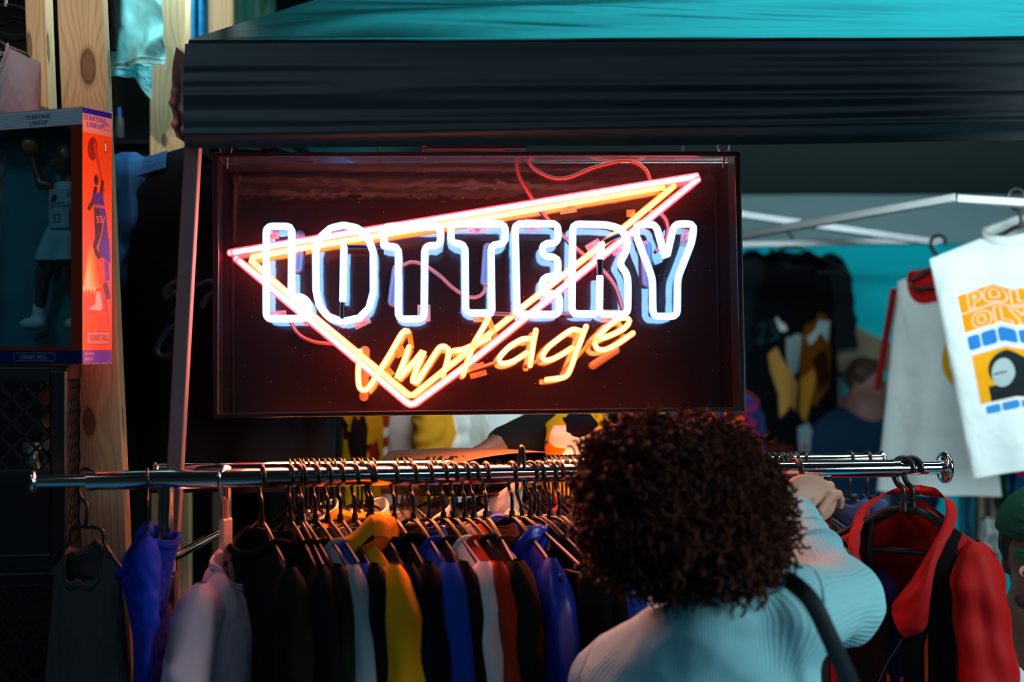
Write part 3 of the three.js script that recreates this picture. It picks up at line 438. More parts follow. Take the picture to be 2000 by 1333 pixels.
// ---------------------------------------------------------------- garments on hangers
// local frame: origin on the rail's axis; front faces +z
function garment(name, label, category, at, yaw, o) {
  const { W = 0.215, drop = 0.078, len = 0.66, T = 0.024, neckW = 0.092, neckF = 0.085, neckB = 0.03, mat, bandMat, band = 0.014, sleeve = 0.52, sr = [0.052, 0.034], sTop = 0.9, flare = 0.06, fold = 0.006, seed = 1, group, tilt = 0, bandR = 0.004, openF = 0, sleeveOut = 0.045, frontMat, sleeveMat, swing = 0 } = o;
  const t = thing(name, label, category, at, group); t.rotation.set(0, yaw, tilt, 'YXZ');
  const y0 = NECK + 0.006, tn = neckW / W;
  const top = (x, s) => { const a = Math.abs(x) / W, sl = y0 - drop * Math.pow(a, 1.15); if (a < tn) { const q = Math.sqrt(1 - Math.pow(a / tn, 2)); return y0 - drop * Math.pow(a, 1.15) - (s > 0 ? neckF : neckB) * q; } return sl; };
  const sheet = (s) => gridGeo(48, 40, (u, v) => {
    const k = Math.sin((u - 0.5) * Math.PI), x = W * k, a = Math.abs(k), ty = top(x, s), yb = y0 - drop - len, y = lerp(ty, yb, v);
    const ramp = Math.min(1, Math.sqrt((ty - y) / 0.07)), edge = Math.sqrt(Math.max(0, 1 - Math.pow(a, 2.6)));
    const neckZ = neckW * 0.55 * (a < tn ? Math.sqrt(1 - (a / tn) ** 2) : 0) * Math.exp(-(ty - y) / 0.06);
    const f = fold * (0.25 + v) * (Math.sin(x * 38 + seed * 1.7 + 2 * noise3(x * 6, y * 3, seed)) + 0.7 * noise3(x * 14, y * 5 + seed, seed));
    let z = s * (T * ramp * edge + neckZ) + f * edge; if (s > 0 && openF) z += openF * Math.exp(-((x / 0.05) ** 2)) * 0;
    return [x * (1 + flare * v) + swing * v, y, z, u, 1 - v];
  });
  const fm = frontMat || mat; part(t, 'front_panel', sheet(1), fm); part(t, 'back_panel', sheet(-1), mat);
  // sleeves
  if (sleeve > 0) for (const s of [-1, 1]) {
    const a = V(s * (W - 0.028), y0 - drop * sTop + 0.004, 0), b = V(s * (W + sleeveOut) + swing, y0 - drop - sleeve, 0);
    part(t, 'sleeve', gridGeo(30, 34, (u, v) => {
      const th = u * 2 * Math.PI, w = v * v * (3 - 2 * v), cx = lerp(a.x, b.x, Math.sin(v * Math.PI / 2)), cy = lerp(a.y, b.y, v), round = Math.sqrt(clamp(v / 0.11));
      const r1 = lerp(sr[0], sr[0] * 0.72, v) * (0.25 + 0.75 * round), r2 = lerp(sr[1], sr[1] * 0.8, v) * (0.2 + 0.8 * round);
      const wr = 1 + 0.17 * noise3(Math.cos(th) * 1.6 + seed * 3, v * 9 + seed, Math.sin(th) * 1.6) + 0.07 * Math.sin(v * 26 + Math.cos(th) * 3 + seed) * smooth(0.25, 0.6, v);
      return [cx + Math.cos(th) * r1 * wr, cy + 0.012 * (1 - round) , Math.sin(th) * r2 * wr, u * 0.3, v * sleeve];
    }, true), sleeveMat || mat);
  }
  if (band > 0) {
    const pts = []; for (let k = 0; k < 28; k++) { const th = k / 28 * Math.PI * 2, x = Math.cos(th) * neckW, s = Math.sin(th) >= 0 ? 1 : -1; pts.push(V(x, top(x * 0.995, s) + band * 0.25, Math.sin(th) * neckW * 0.55 + s * 0.003)); }
    const c = new THREE.CatmullRomCurve3(pts, true);
    part(t, 'neckband', gridGeo(64, 8, (u, v) => { const p = c.getPoint(u % 1), th = v * Math.PI * 2; const out = V(p.x, 0, p.z).normalize(); return [p.x + out.x * Math.cos(th) * bandR, p.y + Math.sin(th) * band * 0.6 + (bandR > 0.01 ? 0.008 * noise3(u * 9, v * 4, seed) : 0), p.z + out.z * Math.cos(th) * bandR]; }), bandMat || mat);
  }
  return t;
}
const K = {
  black: cloth(col(0.006, 0.006, 0.007)), blackWarm: cloth(col(0.010, 0.009, 0.007)), navy: cloth(col(0.007, 0.010, 0.028)), greyBlue: cloth(col(0.27, 0.33, 0.36)), blue: cloth(col(0.012, 0.06, 0.42)), royal: cloth(col(0.010, 0.035, 0.40)), yellow: cloth(col(0.9, 0.36, 0.008)), white: cloth(col(0.9, 0.72, 0.7)), cream: cloth(col(0.82, 0.72, 0.66)), rust: cloth(col(0.42, 0.035, 0.012)), green: cloth(col(0.012, 0.014, 0.009)), brown: cloth(col(0.06, 0.02, 0.01)), satin: phys(col(0.012, 0.04, 0.5), 0.3, { bumpMap: TEX.crinkle, bumpScale: 0.006, sheen: 0.3 }), pinkWhite: cloth(col(0.82, 0.5, 0.58)), greyBrown: cloth(col(0.09, 0.07, 0.065)), lilac: cloth(col(0.55, 0.5, 0.62)), denim: cloth(col(0.035, 0.06, 0.14)), purple: cloth(col(0.16, 0.06, 0.42)), red: phys(col(0.42, 0.007, 0.008), 0.6, { bumpMap: TEX.crinkle, bumpScale: 0.012, specularIntensity: 0.25 }),
};
const Y0 = 0.42;                                                    // how far the hangers are turned on the front rail
const rowLabel = (what, next) => what + ' ' + next;
const frontRow = [
  // px of hook, kind of garment, material, options, label of the garment, label of its hanger
  [288, 'shirt', 'royal', { len: 0.30, sleeve: 0.12, W: 0.12, T: 0.02, sr: [0.028, 0.022], fold: 0.008, drop: 0.03 }, 'bright blue top hung edge-on beside the chrome upright', 0.25, 'thin hanger of the bright blue top beside the upright'],
  [511, 'sweatshirt', 'blackWarm', { sleeve: 0.55, neckF: 0.05 }, 'black sweatshirt hung next after the pale blouse', Y0, 'black hanger carrying the first black sweatshirt after the blouse'],
  [567, 'sweatshirt', 'black', { sleeve: 0.55 }, 'second black sweatshirt along the front rail from the pale blouse', Y0, 'black hanger between the first black sweatshirt and the grey-blue one'],
  [590, 'sweatshirt', 'green', { sleeve: 0.55 }, 'very dark sweatshirt pressed against the grey-blue one', Y0 + 0.04, 'black hanger of the dark sweatshirt before the grey-blue one'],
  [616, 'sweatshirt', 'greyBlue', { sleeve: 0.54 }, 'grey-blue fleece sweatshirt among black ones', Y0 + 0.05, 'black hanger carrying the grey-blue sweatshirt'],
  [640, 'shirt', 'blue', { sleeve: 0.5, W: 0.2 }, 'deep blue shirt peeping out beside the grey-blue sweatshirt', Y0 + 0.05, 'black hanger of the deep blue shirt by the grey-blue sweatshirt'],
  [665, 'sweatshirt', 'black', { sleeve: 0.54 }, 'black sweatshirt directly before the yellow hoodie', Y0, 'black hanger directly before the yellow hoodie'],
  [693, 'hoodie', 'yellow', { sleeve: 0.56, bandR: 0.02, T: 0.034, sr: [0.06, 0.042], W: 0.225, band: 0.05, neckF: 0.07 }, 'mustard yellow hoodie, the only yellow garment on the front rail', Y0 + 0.02, 'black hanger carrying the mustard yellow hoodie'],
  [727, 'sweatshirt', 'navy', { sleeve: 0.55 }, 'dark navy sweatshirt right behind the yellow hoodie', Y0, 'black hanger right after the yellow hoodie'],
  [770, 'sweatshirt', 'black', { sleeve: 0.55, neckF: 0.055, band: 0.022, T: 0.03 }, 'wide black crew-neck sweatshirt between the navy and the blue ones', Y0 - 0.03, 'black hanger of the wide black crew-neck sweatshirt'],
  [807, 'sweatshirt', 'blue', { sleeve: 0.55, T: 0.03, sr: [0.056, 0.04] }, 'royal blue sweatshirt hanging between two black ones', Y0 - 0.02, 'black hanger carrying the royal blue sweatshirt'],
  [838, 'sweatshirt', 'blackWarm', { sleeve: 0.55 }, 'black sweatshirt between the royal blue and the white ones', Y0 - 0.05, 'black hanger between the royal blue and the white sweatshirts'],
  [866, 'sweatshirt', 'white', { sleeve: 0.5, T: 0.03, sr: [0.054, 0.04] }, 'white marled sweatshirt with a drooping sleeve in mid rail', Y0, 'black hanger carrying the white marled sweatshirt'],
  [886, 'sweatshirt', 'rust', { sleeve: 0.55, T: 0.026, W: 0.225 }, 'rust red sweatshirt pressed against the white one', Y0, 'black hanger carrying the rust red sweatshirt'],
  [908, 'jacket', 'green', { sleeve: 0.56, T: 0.03, W: 0.23 }, 'dark olive jacket after the rust red sweatshirt', Y0 + 0.03, 'black hanger of the dark olive jacket'],
  [949, 'shirt', 'brown', { sleeve: 0.5, W: 0.21 }, 'dark brown shirt between the olive and the blue jackets', Y0 - 0.1, 'black hanger of the dark brown shirt'],
  [1000, 'jacket', 'satin', { sleeve: 0.56, T: 0.03, sr: [0.046, 0.034], W: 0.2, band: 0.035 }, 'shiny blue satin jacket with a bunched collar', Y0 - 0.02, 'black hanger carrying the shiny blue satin jacket'],
  [1052, 'jacket', 'black', { sleeve: 0.56, T: 0.03 }, 'black jacket hung just before the shopper', Y0 + 0.1, 'black hanger turned outward before the shopper'],
  [1092, 'sweatshirt', 'black', { sleeve: 0.55 }, 'black sweatshirt partly hidden by the curly hair', Y0, 'black hanger beside the curly hair'],
  [1124, 'shirt', 'blue', { sleeve: 0.5, T: 0.03, W: 0.22, sr: [0.055, 0.045] }, 'plain blue shirt seen below the curly hair', Y0 - 0.02, 'black hanger of the plain blue shirt by the curly hair'],
  [1167, 'shirt', 'lilac', { sleeve: 0.45, T: 0.03, W: 0.22 }, 'pale lilac shirt in front of the shopper\'s chin', Y0 - 0.1, 'black hanger of the pale lilac shirt'],
];
frontRow.forEach(([px, kind, m, o, label, yaw, hl], i) => {
  const p = front(px), y = -Math.PI / 2 + yaw;
  hanger(hl, p, y, px === 288 ? { half: 0.15, r: 0.0022, rail: RR } : {});
  garment(kind, label, kind, p, y, { mat: K[m], seed: i + 2, ...o });
});
// more hooks of empty or hidden hangers, and the tall one turned up on the rail
[[584, 'plain black hanger squeezed between the black sweatshirts'], [720, 'black hanger showing between the yellow hoodie and the navy sweatshirt'], [925, 'black hanger close behind the olive jacket'], [1074, 'black hanger with a bare orange-lit arm near the hair'], [1036, 'black hanger beside the upturned hook']].forEach(([px, l], i) => hanger(l, front(px), -Math.PI / 2 + Y0 + 0.06 * i, { half: 0.19 }));
{
  const p = front(1019), t = thing('clothes_hanger', 'black hanger whose hook stands up high above the rail', 'hanger', p); t.rotation.y = -Math.PI / 2 + 0.5;
  part(t, 'hook', tube([V(0.012, -0.02, 0), V(0.008, 0.03, 0), V(0.0, 0.05, 0), V(-0.008, 0.03, 0), V(-0.018, -0.03, 0), V(0, -0.06, 0), V(0, NECK, 0)], 0.004, 40, 8), hangerMats.black); const g = hangerParts(RR, 0.205, 0.062, 0.0037); part(t, 'shoulder_arm', g.arm, hangerMats.black); part(t, 'lower_bar', g.bar, hangerMats.black);
}
// ---------------------------------------------------------------- single pieces at the ends of the front rail
hanger('thin black hanger carrying the dim strappy top at the rail end', front(170), -0.35, { half: 0.075, drop: 0.075, r: 0.003, rail: RR });
garment('tank_top', 'dim grey-brown strappy top hung at the thin end of the rail', 'top', front(170), -0.35, { W: 0.066, len: 0.62, T: 0.022, neckW: 0.042, neckF: 0.10, neckB: 0.04, sleeve: 0, drop: 0.075, flare: 0.9, fold: 0.012, mat: K.greyBrown, band: 0.012, seed: 4 });
{
  // the clear hanger's broad moulded neck
  const p = front(441), t = hanger('clear plastic hanger with a chrome hook and painted orange gleams', p, 1.15, { mat: 'clear', hookOnly: true, r: 0.003 });
  part(t, 'shoulder_arm', tube([V(-0.1, NECK - 0.12, 0), V(-0.05, NECK - 0.09, 0), V(0, NECK - 0.08, 0), V(0.05, NECK - 0.09, 0), V(0.1, NECK - 0.12, 0)], 0.005, 24, 8), hangerMats.clear);
  part(t, 'neck_plate', merge([box(0.03, 0.075, 0.01, 0, NECK - 0.028, 0, 0.004), box(0.012, 0.06, 0.014, 0.02, NECK - 0.075, 0, 0.004), box(0.012, 0.06, 0.014, -0.02, NECK - 0.075, 0, 0.004)]), phys(col(0.95, 0.8, 0.75), 0.05, { transmission: 0.6, thickness: 0 }));
  part(t, 'stem', rod(V(0, NECK + 0.04, 0), V(0, NECK - 0.02, 0), 0.005), phys(col(0.95, 0.5, 0.35), 0.05, { transmission: 0.5, thickness: 0 }));  // orange neon gleam put into the colour of the clear stem
}
garment('blouse', 'pale pinkish white blouse on the clear hanger beside the upright', 'blouse', front(460).add(V(0.0, -0.055, 0)), 1.2, { W: 0.13, len: 0.6, T: 0.05, neckW: 0.055, neckF: 0.06, neckB: 0.01, drop: 0.06, sleeve: 0.34, sr: [0.05, 0.045], flare: 0.5, fold: 0.016, mat: K.pinkWhite, band: 0.014, seed: 9, sleeveOut: 0.05 });
hanger('black hanger gripped by the shopper\'s raised hand beside the upright', front(1553), -Math.PI / 2 + 0.5, { half: 0.18 });
// ---------------------------------------------------------------- the rear rail
const rearBlack = [566, 574, 583, 592, 600, 610, 622, 632, 641, 652, 664, 672, 690, 699, 707, 716, 726, 774, 786, 795, 801, 838, 849, 862, 884, 891, 905, 925, 936, 946, 957, 962, 976, 990, 998, 1006, 1041, 1048, 1056, 1064, 1072, 1080, 1090, 1098, 1106, 1114, 1122, 1131, 1140, 1150, 1472, 1483, 1490, 1499, 1509, 1514, 1521, 1527, 1535, 1541, 1551, 1570];
let firstHook = null;
rearBlack.forEach((px, i) => {
  const p = rear(px), yaw = -Math.PI / 2 + 0.25 + 0.5 * ((i * 37) % 11) / 11;
  if (!firstHook) firstHook = hanger('thin black hanger on the crowded rear rail', p, yaw, { rail: 0.0125, half: 0.19, r: 0.0026, group: 'black hangers crowding the rear rail' });
  else { const c = firstHook.clone(); c.name = numbered('clothes_hanger'); c.userData = { ...firstHook.userData }; c.position.copy(p); c.rotation.y = yaw; scene.add(c); }
});
const rearRow = [[622, 'cream', 'pale pink-lit shirt collar behind the black sweatshirts'], [640, 'blue', 'small blue shirt shoulder on the rear rail beside the first pale collar'], [672, 'cream', 'pale shirt collar behind the grey-blue sweatshirt'], [716, 'cream', 'pale shirt neck standing behind the yellow hoodie'], [774, 'cream', 'pale shirt neck showing behind the navy sweatshirt'], [800, 'purple', 'plum coloured shirt neck between two pale ones'], [838, 'cream', 'pale shirt neck behind the royal blue sweatshirt'], [862, 'white', 'white shirt neck in the rear beside the rust-lit collars'], [891, 'rust', 'red shirt neck glowing behind the white sweatshirt'], [915, 'cream', 'pale shirt neck behind the white marled sweatshirt'], [936, 'cream', 'pale shirt neck behind the rust red sweatshirt'], [957, 'rust', 'orange-red shirt collar behind the olive jacket'], [976, 'cream', 'tall pale shirt collar standing highest of the rear shirts'], [998, 'cream', 'pale shirt front between the tall collar and the satin jacket'], [1030, 'cream', 'pale shirt edge just behind the satin jacket'], [1048, 'rust', 'thin red shirt edge behind the satin jacket'], [1085, 'blue', 'blue shirt neck beside the curly hair on the rear rail'], [1106, 'cream', 'pale shirt neck nearest the curly hair on the rear rail'], [1140, 'black', 'black shirt behind the curly hair on the rear rail']];
rearRow.forEach(([px, m, label], i) => garment('shirt', label, 'shirt', rear(px).add(V(0, -0.026 + (px === 976 ? 0.03 : 0) - 0.02 * ((i * 7) % 3), 0)), -Math.PI / 2 + 0.35 + 0.2 * ((i * 5) % 4) / 4, { W: 0.215, len: 0.62, T: 0.022, sleeve: 0.22, mat: K[m], band: px === 976 ? 0.05 : 0.026, neckW: 0.06, neckF: 0.035, neckB: -0.014, seed: i + 40, drop: 0.036, sr: [0.045, 0.022], sTop: 0.95 }));
for (const [px, m, l, k] of [[1660, 'denim', 'dark denim jacket on the rear rail beside the red jacket', 1], [1694, 'denim', 'second dark denim jacket, with pale seams, by the red jacket', 2]]) {
  hanger('black hanger of the ' + (k === 1 ? 'first' : 'second') + ' denim jacket on the rear rail', rear(px), -Math.PI / 2 + 0.3, { rail: 0.0125, r: 0.003, half: 0.09, drop: 0.05 });
  garment('denim_jacket', l, 'jacket', rear(px), -Math.PI / 2 + 0.35, { W: 0.1, T: 0.03, sleeve: 0.5, sr: [0.035, 0.03], mat: K[m], band: 0.04, neckW: 0.05, seed: 70 + k, neckF: 0.04 });
}
garment('fleece', 'purple fleece tucked under the denim jackets by the raised sleeve', 'fleece', rear(1652).add(V(0, -0.06, 0.05)), -Math.PI / 2 + 0.5, { W: 0.09, T: 0.03, neckW: 0.04, sleeve: 0.3, mat: K.purple, seed: 77, neckF: 0.02 });
// ---------------------------------------------------------------- the red and black jacket
{
  const p = front(1776), yaw = -0.72, g = 'thick black hangers crossed on the thin rail end';
  hanger('thick black hanger hooked nearest the round rail end, under the red jacket', front(1782), yaw, { r: 0.0058, rail: 0.0125, half: 0.15, drop: 0.07 });
  hanger('thick black hanger crossed behind the one in the red jacket', front(1764), yaw + 0.25, { r: 0.0058, rail: 0.0125, half: 0.15, drop: 0.07 });
  const t = thing('jacket', 'bright red jacket with black front panels and an open red collar', 'jacket', p); t.rotation.y = yaw;
  const W = 0.17, y0 = NECK + 0.004, drop = 0.075, len = 0.62;
  const bodyPt = (x, v, s) => { const a = Math.abs(x) / W, ty = y0 - drop * Math.pow(a, 1.2) - (a < 0.4 ? (s > 0 ? 0.19 : -0.012) * Math.pow(1 - (a / 0.4) ** 2, 0.7) : 0), y = lerp(ty, y0 - drop - len, v), r = Math.min(1, Math.sqrt((ty - y) / 0.08)), e = Math.sqrt(Math.max(0, 1 - Math.pow(a, 3))); const f = 0.008 * (0.3 + v) * Math.sin(x * 30 + 2 * noise3(x * 6, y * 4, 3)); return [x * (1 + 0.1 * v), y, s * (0.05 * r * e + (a < 0.4 ? 0.03 * Math.exp(-(ty - y) / 0.05) : 0)) + f * e]; };
  const strip = (x0, x1, s, off, v0 = 0, v1 = 1) => gridGeo(22, 44, (u, v) => { const x = lerp(x0, x1, u), q = bodyPt(x, lerp(v0, v1, v), s); return [q[0], q[1], q[2] + s * off, x * 2, v]; });
  part(t, 'back_panel', strip(-W, W, -1, 0), K.red); part(t, 'side_panel', strip(-W, -0.105, 1, 0), K.red); part(t, 'side_panel', strip(0.105, W, 1, 0), K.red);
  part(t, 'front_panel', strip(-0.108, -0.012, 1, 0.004), K.black, 'black front panel'); part(t, 'front_panel', strip(0.012, 0.108, 1, 0.004), K.black, 'black front panel');
  for (const [x, w] of [[-0.014, 0.007], [0.014, 0.007], [0.06, 0.006]]) part(t, 'piping', strip(x - w / 2, x + w / 2, 1, 0.0065, 0.25, 1), cloth(col(0.4, 0.05, 0.012)), 'orange-red piping');
  for (const s of [-1, 1]) part(t, 'sleeve', gridGeo(36, 50, (u, v) => { const th = u * 2 * Math.PI, rd = Math.sqrt(clamp(v / 0.12)), cx = s * (W - 0.04 + 0.06 * v), cy = y0 - drop * 0.85 + 0.01 - 0.62 * v, r1 = lerp(0.052, 0.056, v) * (0.2 + 0.8 * rd), r2 = lerp(0.058, 0.052, v) * (0.2 + 0.8 * rd), w = 1 + 0.2 * noise3(Math.cos(th) * 2 + s * 5, v * 7, Math.sin(th) * 2) + 0.05 * Math.sin(v * 40 + th * 2); return [cx + Math.cos(th) * r1 * w, cy, Math.sin(th) * r2 * w, u * 0.4, v * 0.6]; }, true), K.red);
  // collar: two broad red facings folded outward round the deep open neck, ending in loose wings
  for (const s of [-1, 1]) {
    const c = new THREE.CatmullRomCurve3([V(0, y0 + 0.028, -0.052), V(s * 0.052, y0 + 0.022, -0.036), V(s * 0.082, y0 - 0.012, 0.012), V(s * 0.074, y0 - 0.08, 0.066), V(s * 0.046, y0 - 0.15, 0.083), V(s * 0.016, y0 - 0.2, 0.086)]);
    part(t, 'collar_facing', gridGeo(10, 48, (u, v) => { const q = c.getPoint(v), w = 0.024 + 0.034 * smooth(0.6, 0.9, v) * (1 - 0.9 * smooth(0.93, 1, v)); q.x += s * (u - 0.25) * w * smooth(0, 0.15, v); q.y += (0.25 - u) * 0.045 * smooth(0.55, 0.9, v) + (0.5 - u) * 0.02 * (1 - smooth(0.1, 0.4, v)); q.z += 0.012 * Math.sin(u * 3.1) + 0.004 * noise3(u * 4, v * 16, 6 + s) + (v > 0.5 ? 0.006 : 0); return [q.x, q.y, q.z, u * 0.06, v * 0.3]; }), K.red);
  }
  const tag = part(t, 'price_tag', box(0.03, 0.05, 0.001, -0.045, y0 - 0.4, 0.085, 0.0004), std(col(0.6, 0.62, 0.62), 0.6)); tag.rotation.z = 0.02;
  part(t, 'tag_string', tube([V(0.02, y0 - 0.24, 0.07), V(-0.01, y0 - 0.3, 0.085), V(-0.04, y0 - 0.375, 0.085)], 0.0007, 12, 5), std(col(0.08, 0.08, 0.08), 0.6));
}
// ---------------------------------------------------------------- shirts hung from the tent trusses
const shirtPrint = (draw) => canvasTex(1024, 1280, draw, { clamp: true });
{
  // black T-shirt with a photographic print
  const tex = shirtPrint((x, w, h) => {
    x.fillStyle = '#0b1015'; x.fillRect(0, 0, w, h);
    const blob = (c, pts) => { x.fillStyle = c; x.beginPath(); pts.forEach(([a, b], i) => (i ? x.lineTo(a * w, b * h) : x.moveTo(a * w, b * h))); x.closePath(); x.fill(); };
    x.filter = 'blur(3px)'; x.font = 'bold 190px sans-serif'; x.fillStyle = '#1c3c48'; x.fillText('23', w * 0.17, h * 0.44);
    blob('#7a4408', [[0.55, 0.3], [0.72, 0.3], [0.78, 0.5], [0.74, 0.66], [0.62, 0.76], [0.52, 0.7], [0.5, 0.45]]);
    blob('#bcd2d4', [[0.56, 0.37], [0.64, 0.34], [0.77, 0.32], [0.74, 0.44], [0.66, 0.4], [0.58, 0.42]]);
    blob('#9fb6bc', [[0.41, 0.38], [0.49, 0.35], [0.53, 0.36], [0.5, 0.55], [0.44, 0.6], [0.41, 0.5]]);
    blob('#d29a4e', [[0.28, 0.5], [0.36, 0.47], [0.43, 0.55], [0.5, 0.62], [0.48, 0.78], [0.43, 0.74], [0.37, 0.82], [0.36, 0.7], [0.3, 0.58]]);
    blob('#c88a30', [[0.52, 0.6], [0.6, 0.55], [0.66, 0.5], [0.6, 0.68], [0.56, 0.84], [0.51, 0.78]]);
    blob('#e4ecec', [[0.34, 0.33], [0.4, 0.31], [0.42, 0.34], [0.37, 0.37]]);
    blob('#3a1c06', [[0.6, 0.5], [0.72, 0.48], [0.74, 0.62], [0.64, 0.7]]);
    blob('#9cb8c0', [[0.5, 0.86], [0.58, 0.84], [0.62, 0.93], [0.6, 1], [0.52, 1]]);
    x.fillStyle = '#b03026'; x.font = 'bold 74px serif'; x.fillText('allstar   a  s', w * 0.24, h * 0.985);
    x.filter = 'none';
  });
  const at = P(1547, 440, 4.95);
  hanger('pale hanger showing in the neck of the black printed T-shirt', at, 0.1, { rail: 0.014, half: 0.19, r: 0.0045 });
  garment('t_shirt', 'black T-shirt with a brown and white photo print, hung from the truss', 'T-shirt', at, 0.5, { W: 0.2, len: 0.66, drop: 0.06, T: 0.035, neckW: 0.085, neckF: 0.08, sleeve: 0.30, sr: [0.07, 0.04], mat: cloth(col(0.010, 0.016, 0.022)), frontMat: cloth(col(1, 1, 1), { map: tex }), sleeveOut: 0.035, sTop: 0.6, seed: 31, fold: 0.008, flare: 0.04, band: 0.02 });
}
{
  const at = P(1832, 474, 4.15);
  hanger('black hanger of the long white jersey with a red collar', at, -0.5, { rail: 0.014, half: 0.1, drop: 0.04, r: 0.0055 });
  const tex = shirtPrint((x, w, h) => { x.fillStyle = '#e6eeee'; x.fillRect(0, 0, w, h); x.strokeStyle = '#e6a614'; x.lineCap = 'round'; x.lineWidth = 46; x.beginPath(); x.moveTo(w * 0.62, h * 0.2); x.quadraticCurveTo(w * 0.5, h * 0.38, w * 0.74, h * 0.48); x.stroke(); x.strokeStyle = '#8e1f22'; x.lineWidth = 22; x.beginPath(); x.moveTo(w * 0.02, 0); x.lineTo(w * 0.02, h); x.stroke(); });
  const t = garment('jersey', 'long white sleeveless jersey with red armholes and a red inner collar', 'jersey', at, -0.5, { W: 0.115, len: 0.62, drop: 0.04, T: 0.05, neckW: 0.085, neckF: 0.10, neckB: 0.01, sleeve: 0, mat: cloth(col(0.74, 0.8, 0.8)), frontMat: cloth(col(1, 1, 1), { map: tex }), bandMat: cloth(col(0.55, 0.012, 0.01)), band: 0.026, flare: 0.55, fold: 0.02, seed: 12 });
  part(t, 'collar_lining', gridGeo(20, 8, (u, v) => { const k = (u - 0.5) * 2; return [k * 0.08, NECK - 0.012 - 0.07 * v * (1 - 0.5 * k * k), -0.03 + 0.008 * k * k]; }), cloth(col(0.6, 0.012, 0.01)), 'red inside of the collar');
  part(t, 'trim_band', gridGeo(6, 30, (u, v) => [-0.118 - 0.012 * u - 0.05 * v, NECK - 0.055 - 0.3 * v, 0.012 + 0.02 * (u - 0.5) * 2, u, v]), cloth(col(0.4, 0.014, 0.02)), 'red side trim');
}
{
  // white T-shirt with an orange and blue print
  const tex = shirtPrint((x, w, h) => {
    x.fillStyle = '#e9f1f1'; x.fillRect(0, 0, w, h); x.textAlign = 'center';
    const word = (s, y, size, fill, edge, sx = 1) => { x.save(); x.translate(w / 2, y); x.scale(sx, 1); x.font = `bold ${size}px sans-serif`; x.lineWidth = 10; x.strokeStyle = edge; x.strokeText(s, 0, 0); x.fillStyle = fill; x.fillText(s, 0, 0); x.restore(); };
    x.fillStyle = '#f59a10'; x.fillRect(w * 0.2, h * 0.20, w * 0.6, h * 0.165); x.fillStyle = '#f3c9c0'; x.fillRect(w * 0.2, h * 0.278, w * 0.6, h * 0.008);
    word('POLYNAR', h * 0.27, 112, '#f59a10', '#f5d7cf', 1.05); word('OLYMPIA', h * 0.36, 108, '#f59a10', '#f5d7cf', 1.1);
    x.fillStyle = '#2f7ec8'; for (let k = 0; k < 9; k++) { x.beginPath(); x.roundRect(w * (0.205 + k * 0.066), h * 0.385, w * 0.06, h * 0.062, 14); x.fill(); }
    for (const k of [0, 1]) { const x0 = w * (0.21 + k * 0.295); x.fillStyle = '#f5a516'; x.fillRect(x0, h * 0.47, w * 0.28, h * 0.215); x.strokeStyle = '#f0b9b0'; x.lineWidth = 8; x.strokeRect(x0, h * 0.47, w * 0.28, h * 0.215); x.fillStyle = '#20282a'; x.beginPath(); x.ellipse(x0 + w * 0.14, h * 0.56, w * 0.078, h * 0.075, 0, 0, 7); x.fill(); x.fillRect(x0 + w * 0.05, h * 0.62, w * 0.18, h * 0.065); x.fillStyle = '#aebfc0'; x.beginPath(); x.ellipse(x0 + w * 0.115, h * 0.575, w * 0.042, h * 0.06, 0.1, 0, 7); x.fill(); x.fillStyle = '#586668'; x.fillRect(x0 + w * 0.08, h * 0.57, w * 0.05, h * 0.008); }
    x.fillStyle = '#3b8fd0'; for (let k = 0; k < 8; k++) { x.beginPath(); x.roundRect(w * (0.23 + k * 0.068), h * 0.7, w * 0.062, h * 0.035, 10); x.fill(); }
  });
  const at = P(1985, 384, 3.75);
  hanger('black hanger of the big white printed T-shirt', at, -0.14, { rail: 0.014, half: 0.2, r: 0.0055, tilt: 0.2 });
  const t = garment('t_shirt', 'big white T-shirt with orange lettering and two portraits, tilted on its hanger', 'T-shirt', at, -0.14, { W: 0.25, len: 0.59, drop: 0.045, T: 0.04, neckW: 0.1, neckF: 0.05, neckB: 0.0, sleeve: 0, sr: [0.09, 0.045], mat: cloth(col(0.78, 0.84, 0.84)), frontMat: cloth(col(1, 1, 1), { map: tex }), seed: 22, fold: 0.007, flare: 0.03, band: 0.03, tilt: 0.2, sTop: 0.6, sleeveOut: -0.01 });
  const tag = part(t, 'price_tag', box(0.03, 0.062, 0.002, -0.02, NECK - 0.125, 0.062, 0.0006), std(col(0.02, 0.015, 0.015), 0.4), 'black and white price tag'); tag.rotation.z = 0.12; part(tag, 'tag_label', box(0.025, 0.024, 0.001, -0.02, NECK - 0.14, 0.0637, 0.0004), std(col(0.7, 0.74, 0.74), 0.5)); part(tag, 'tag_logo', box(0.022, 0.012, 0.001, -0.02, NECK - 0.105, 0.0637, 0.0004), std(col(0.35, 0.02, 0.04), 0.5));
}
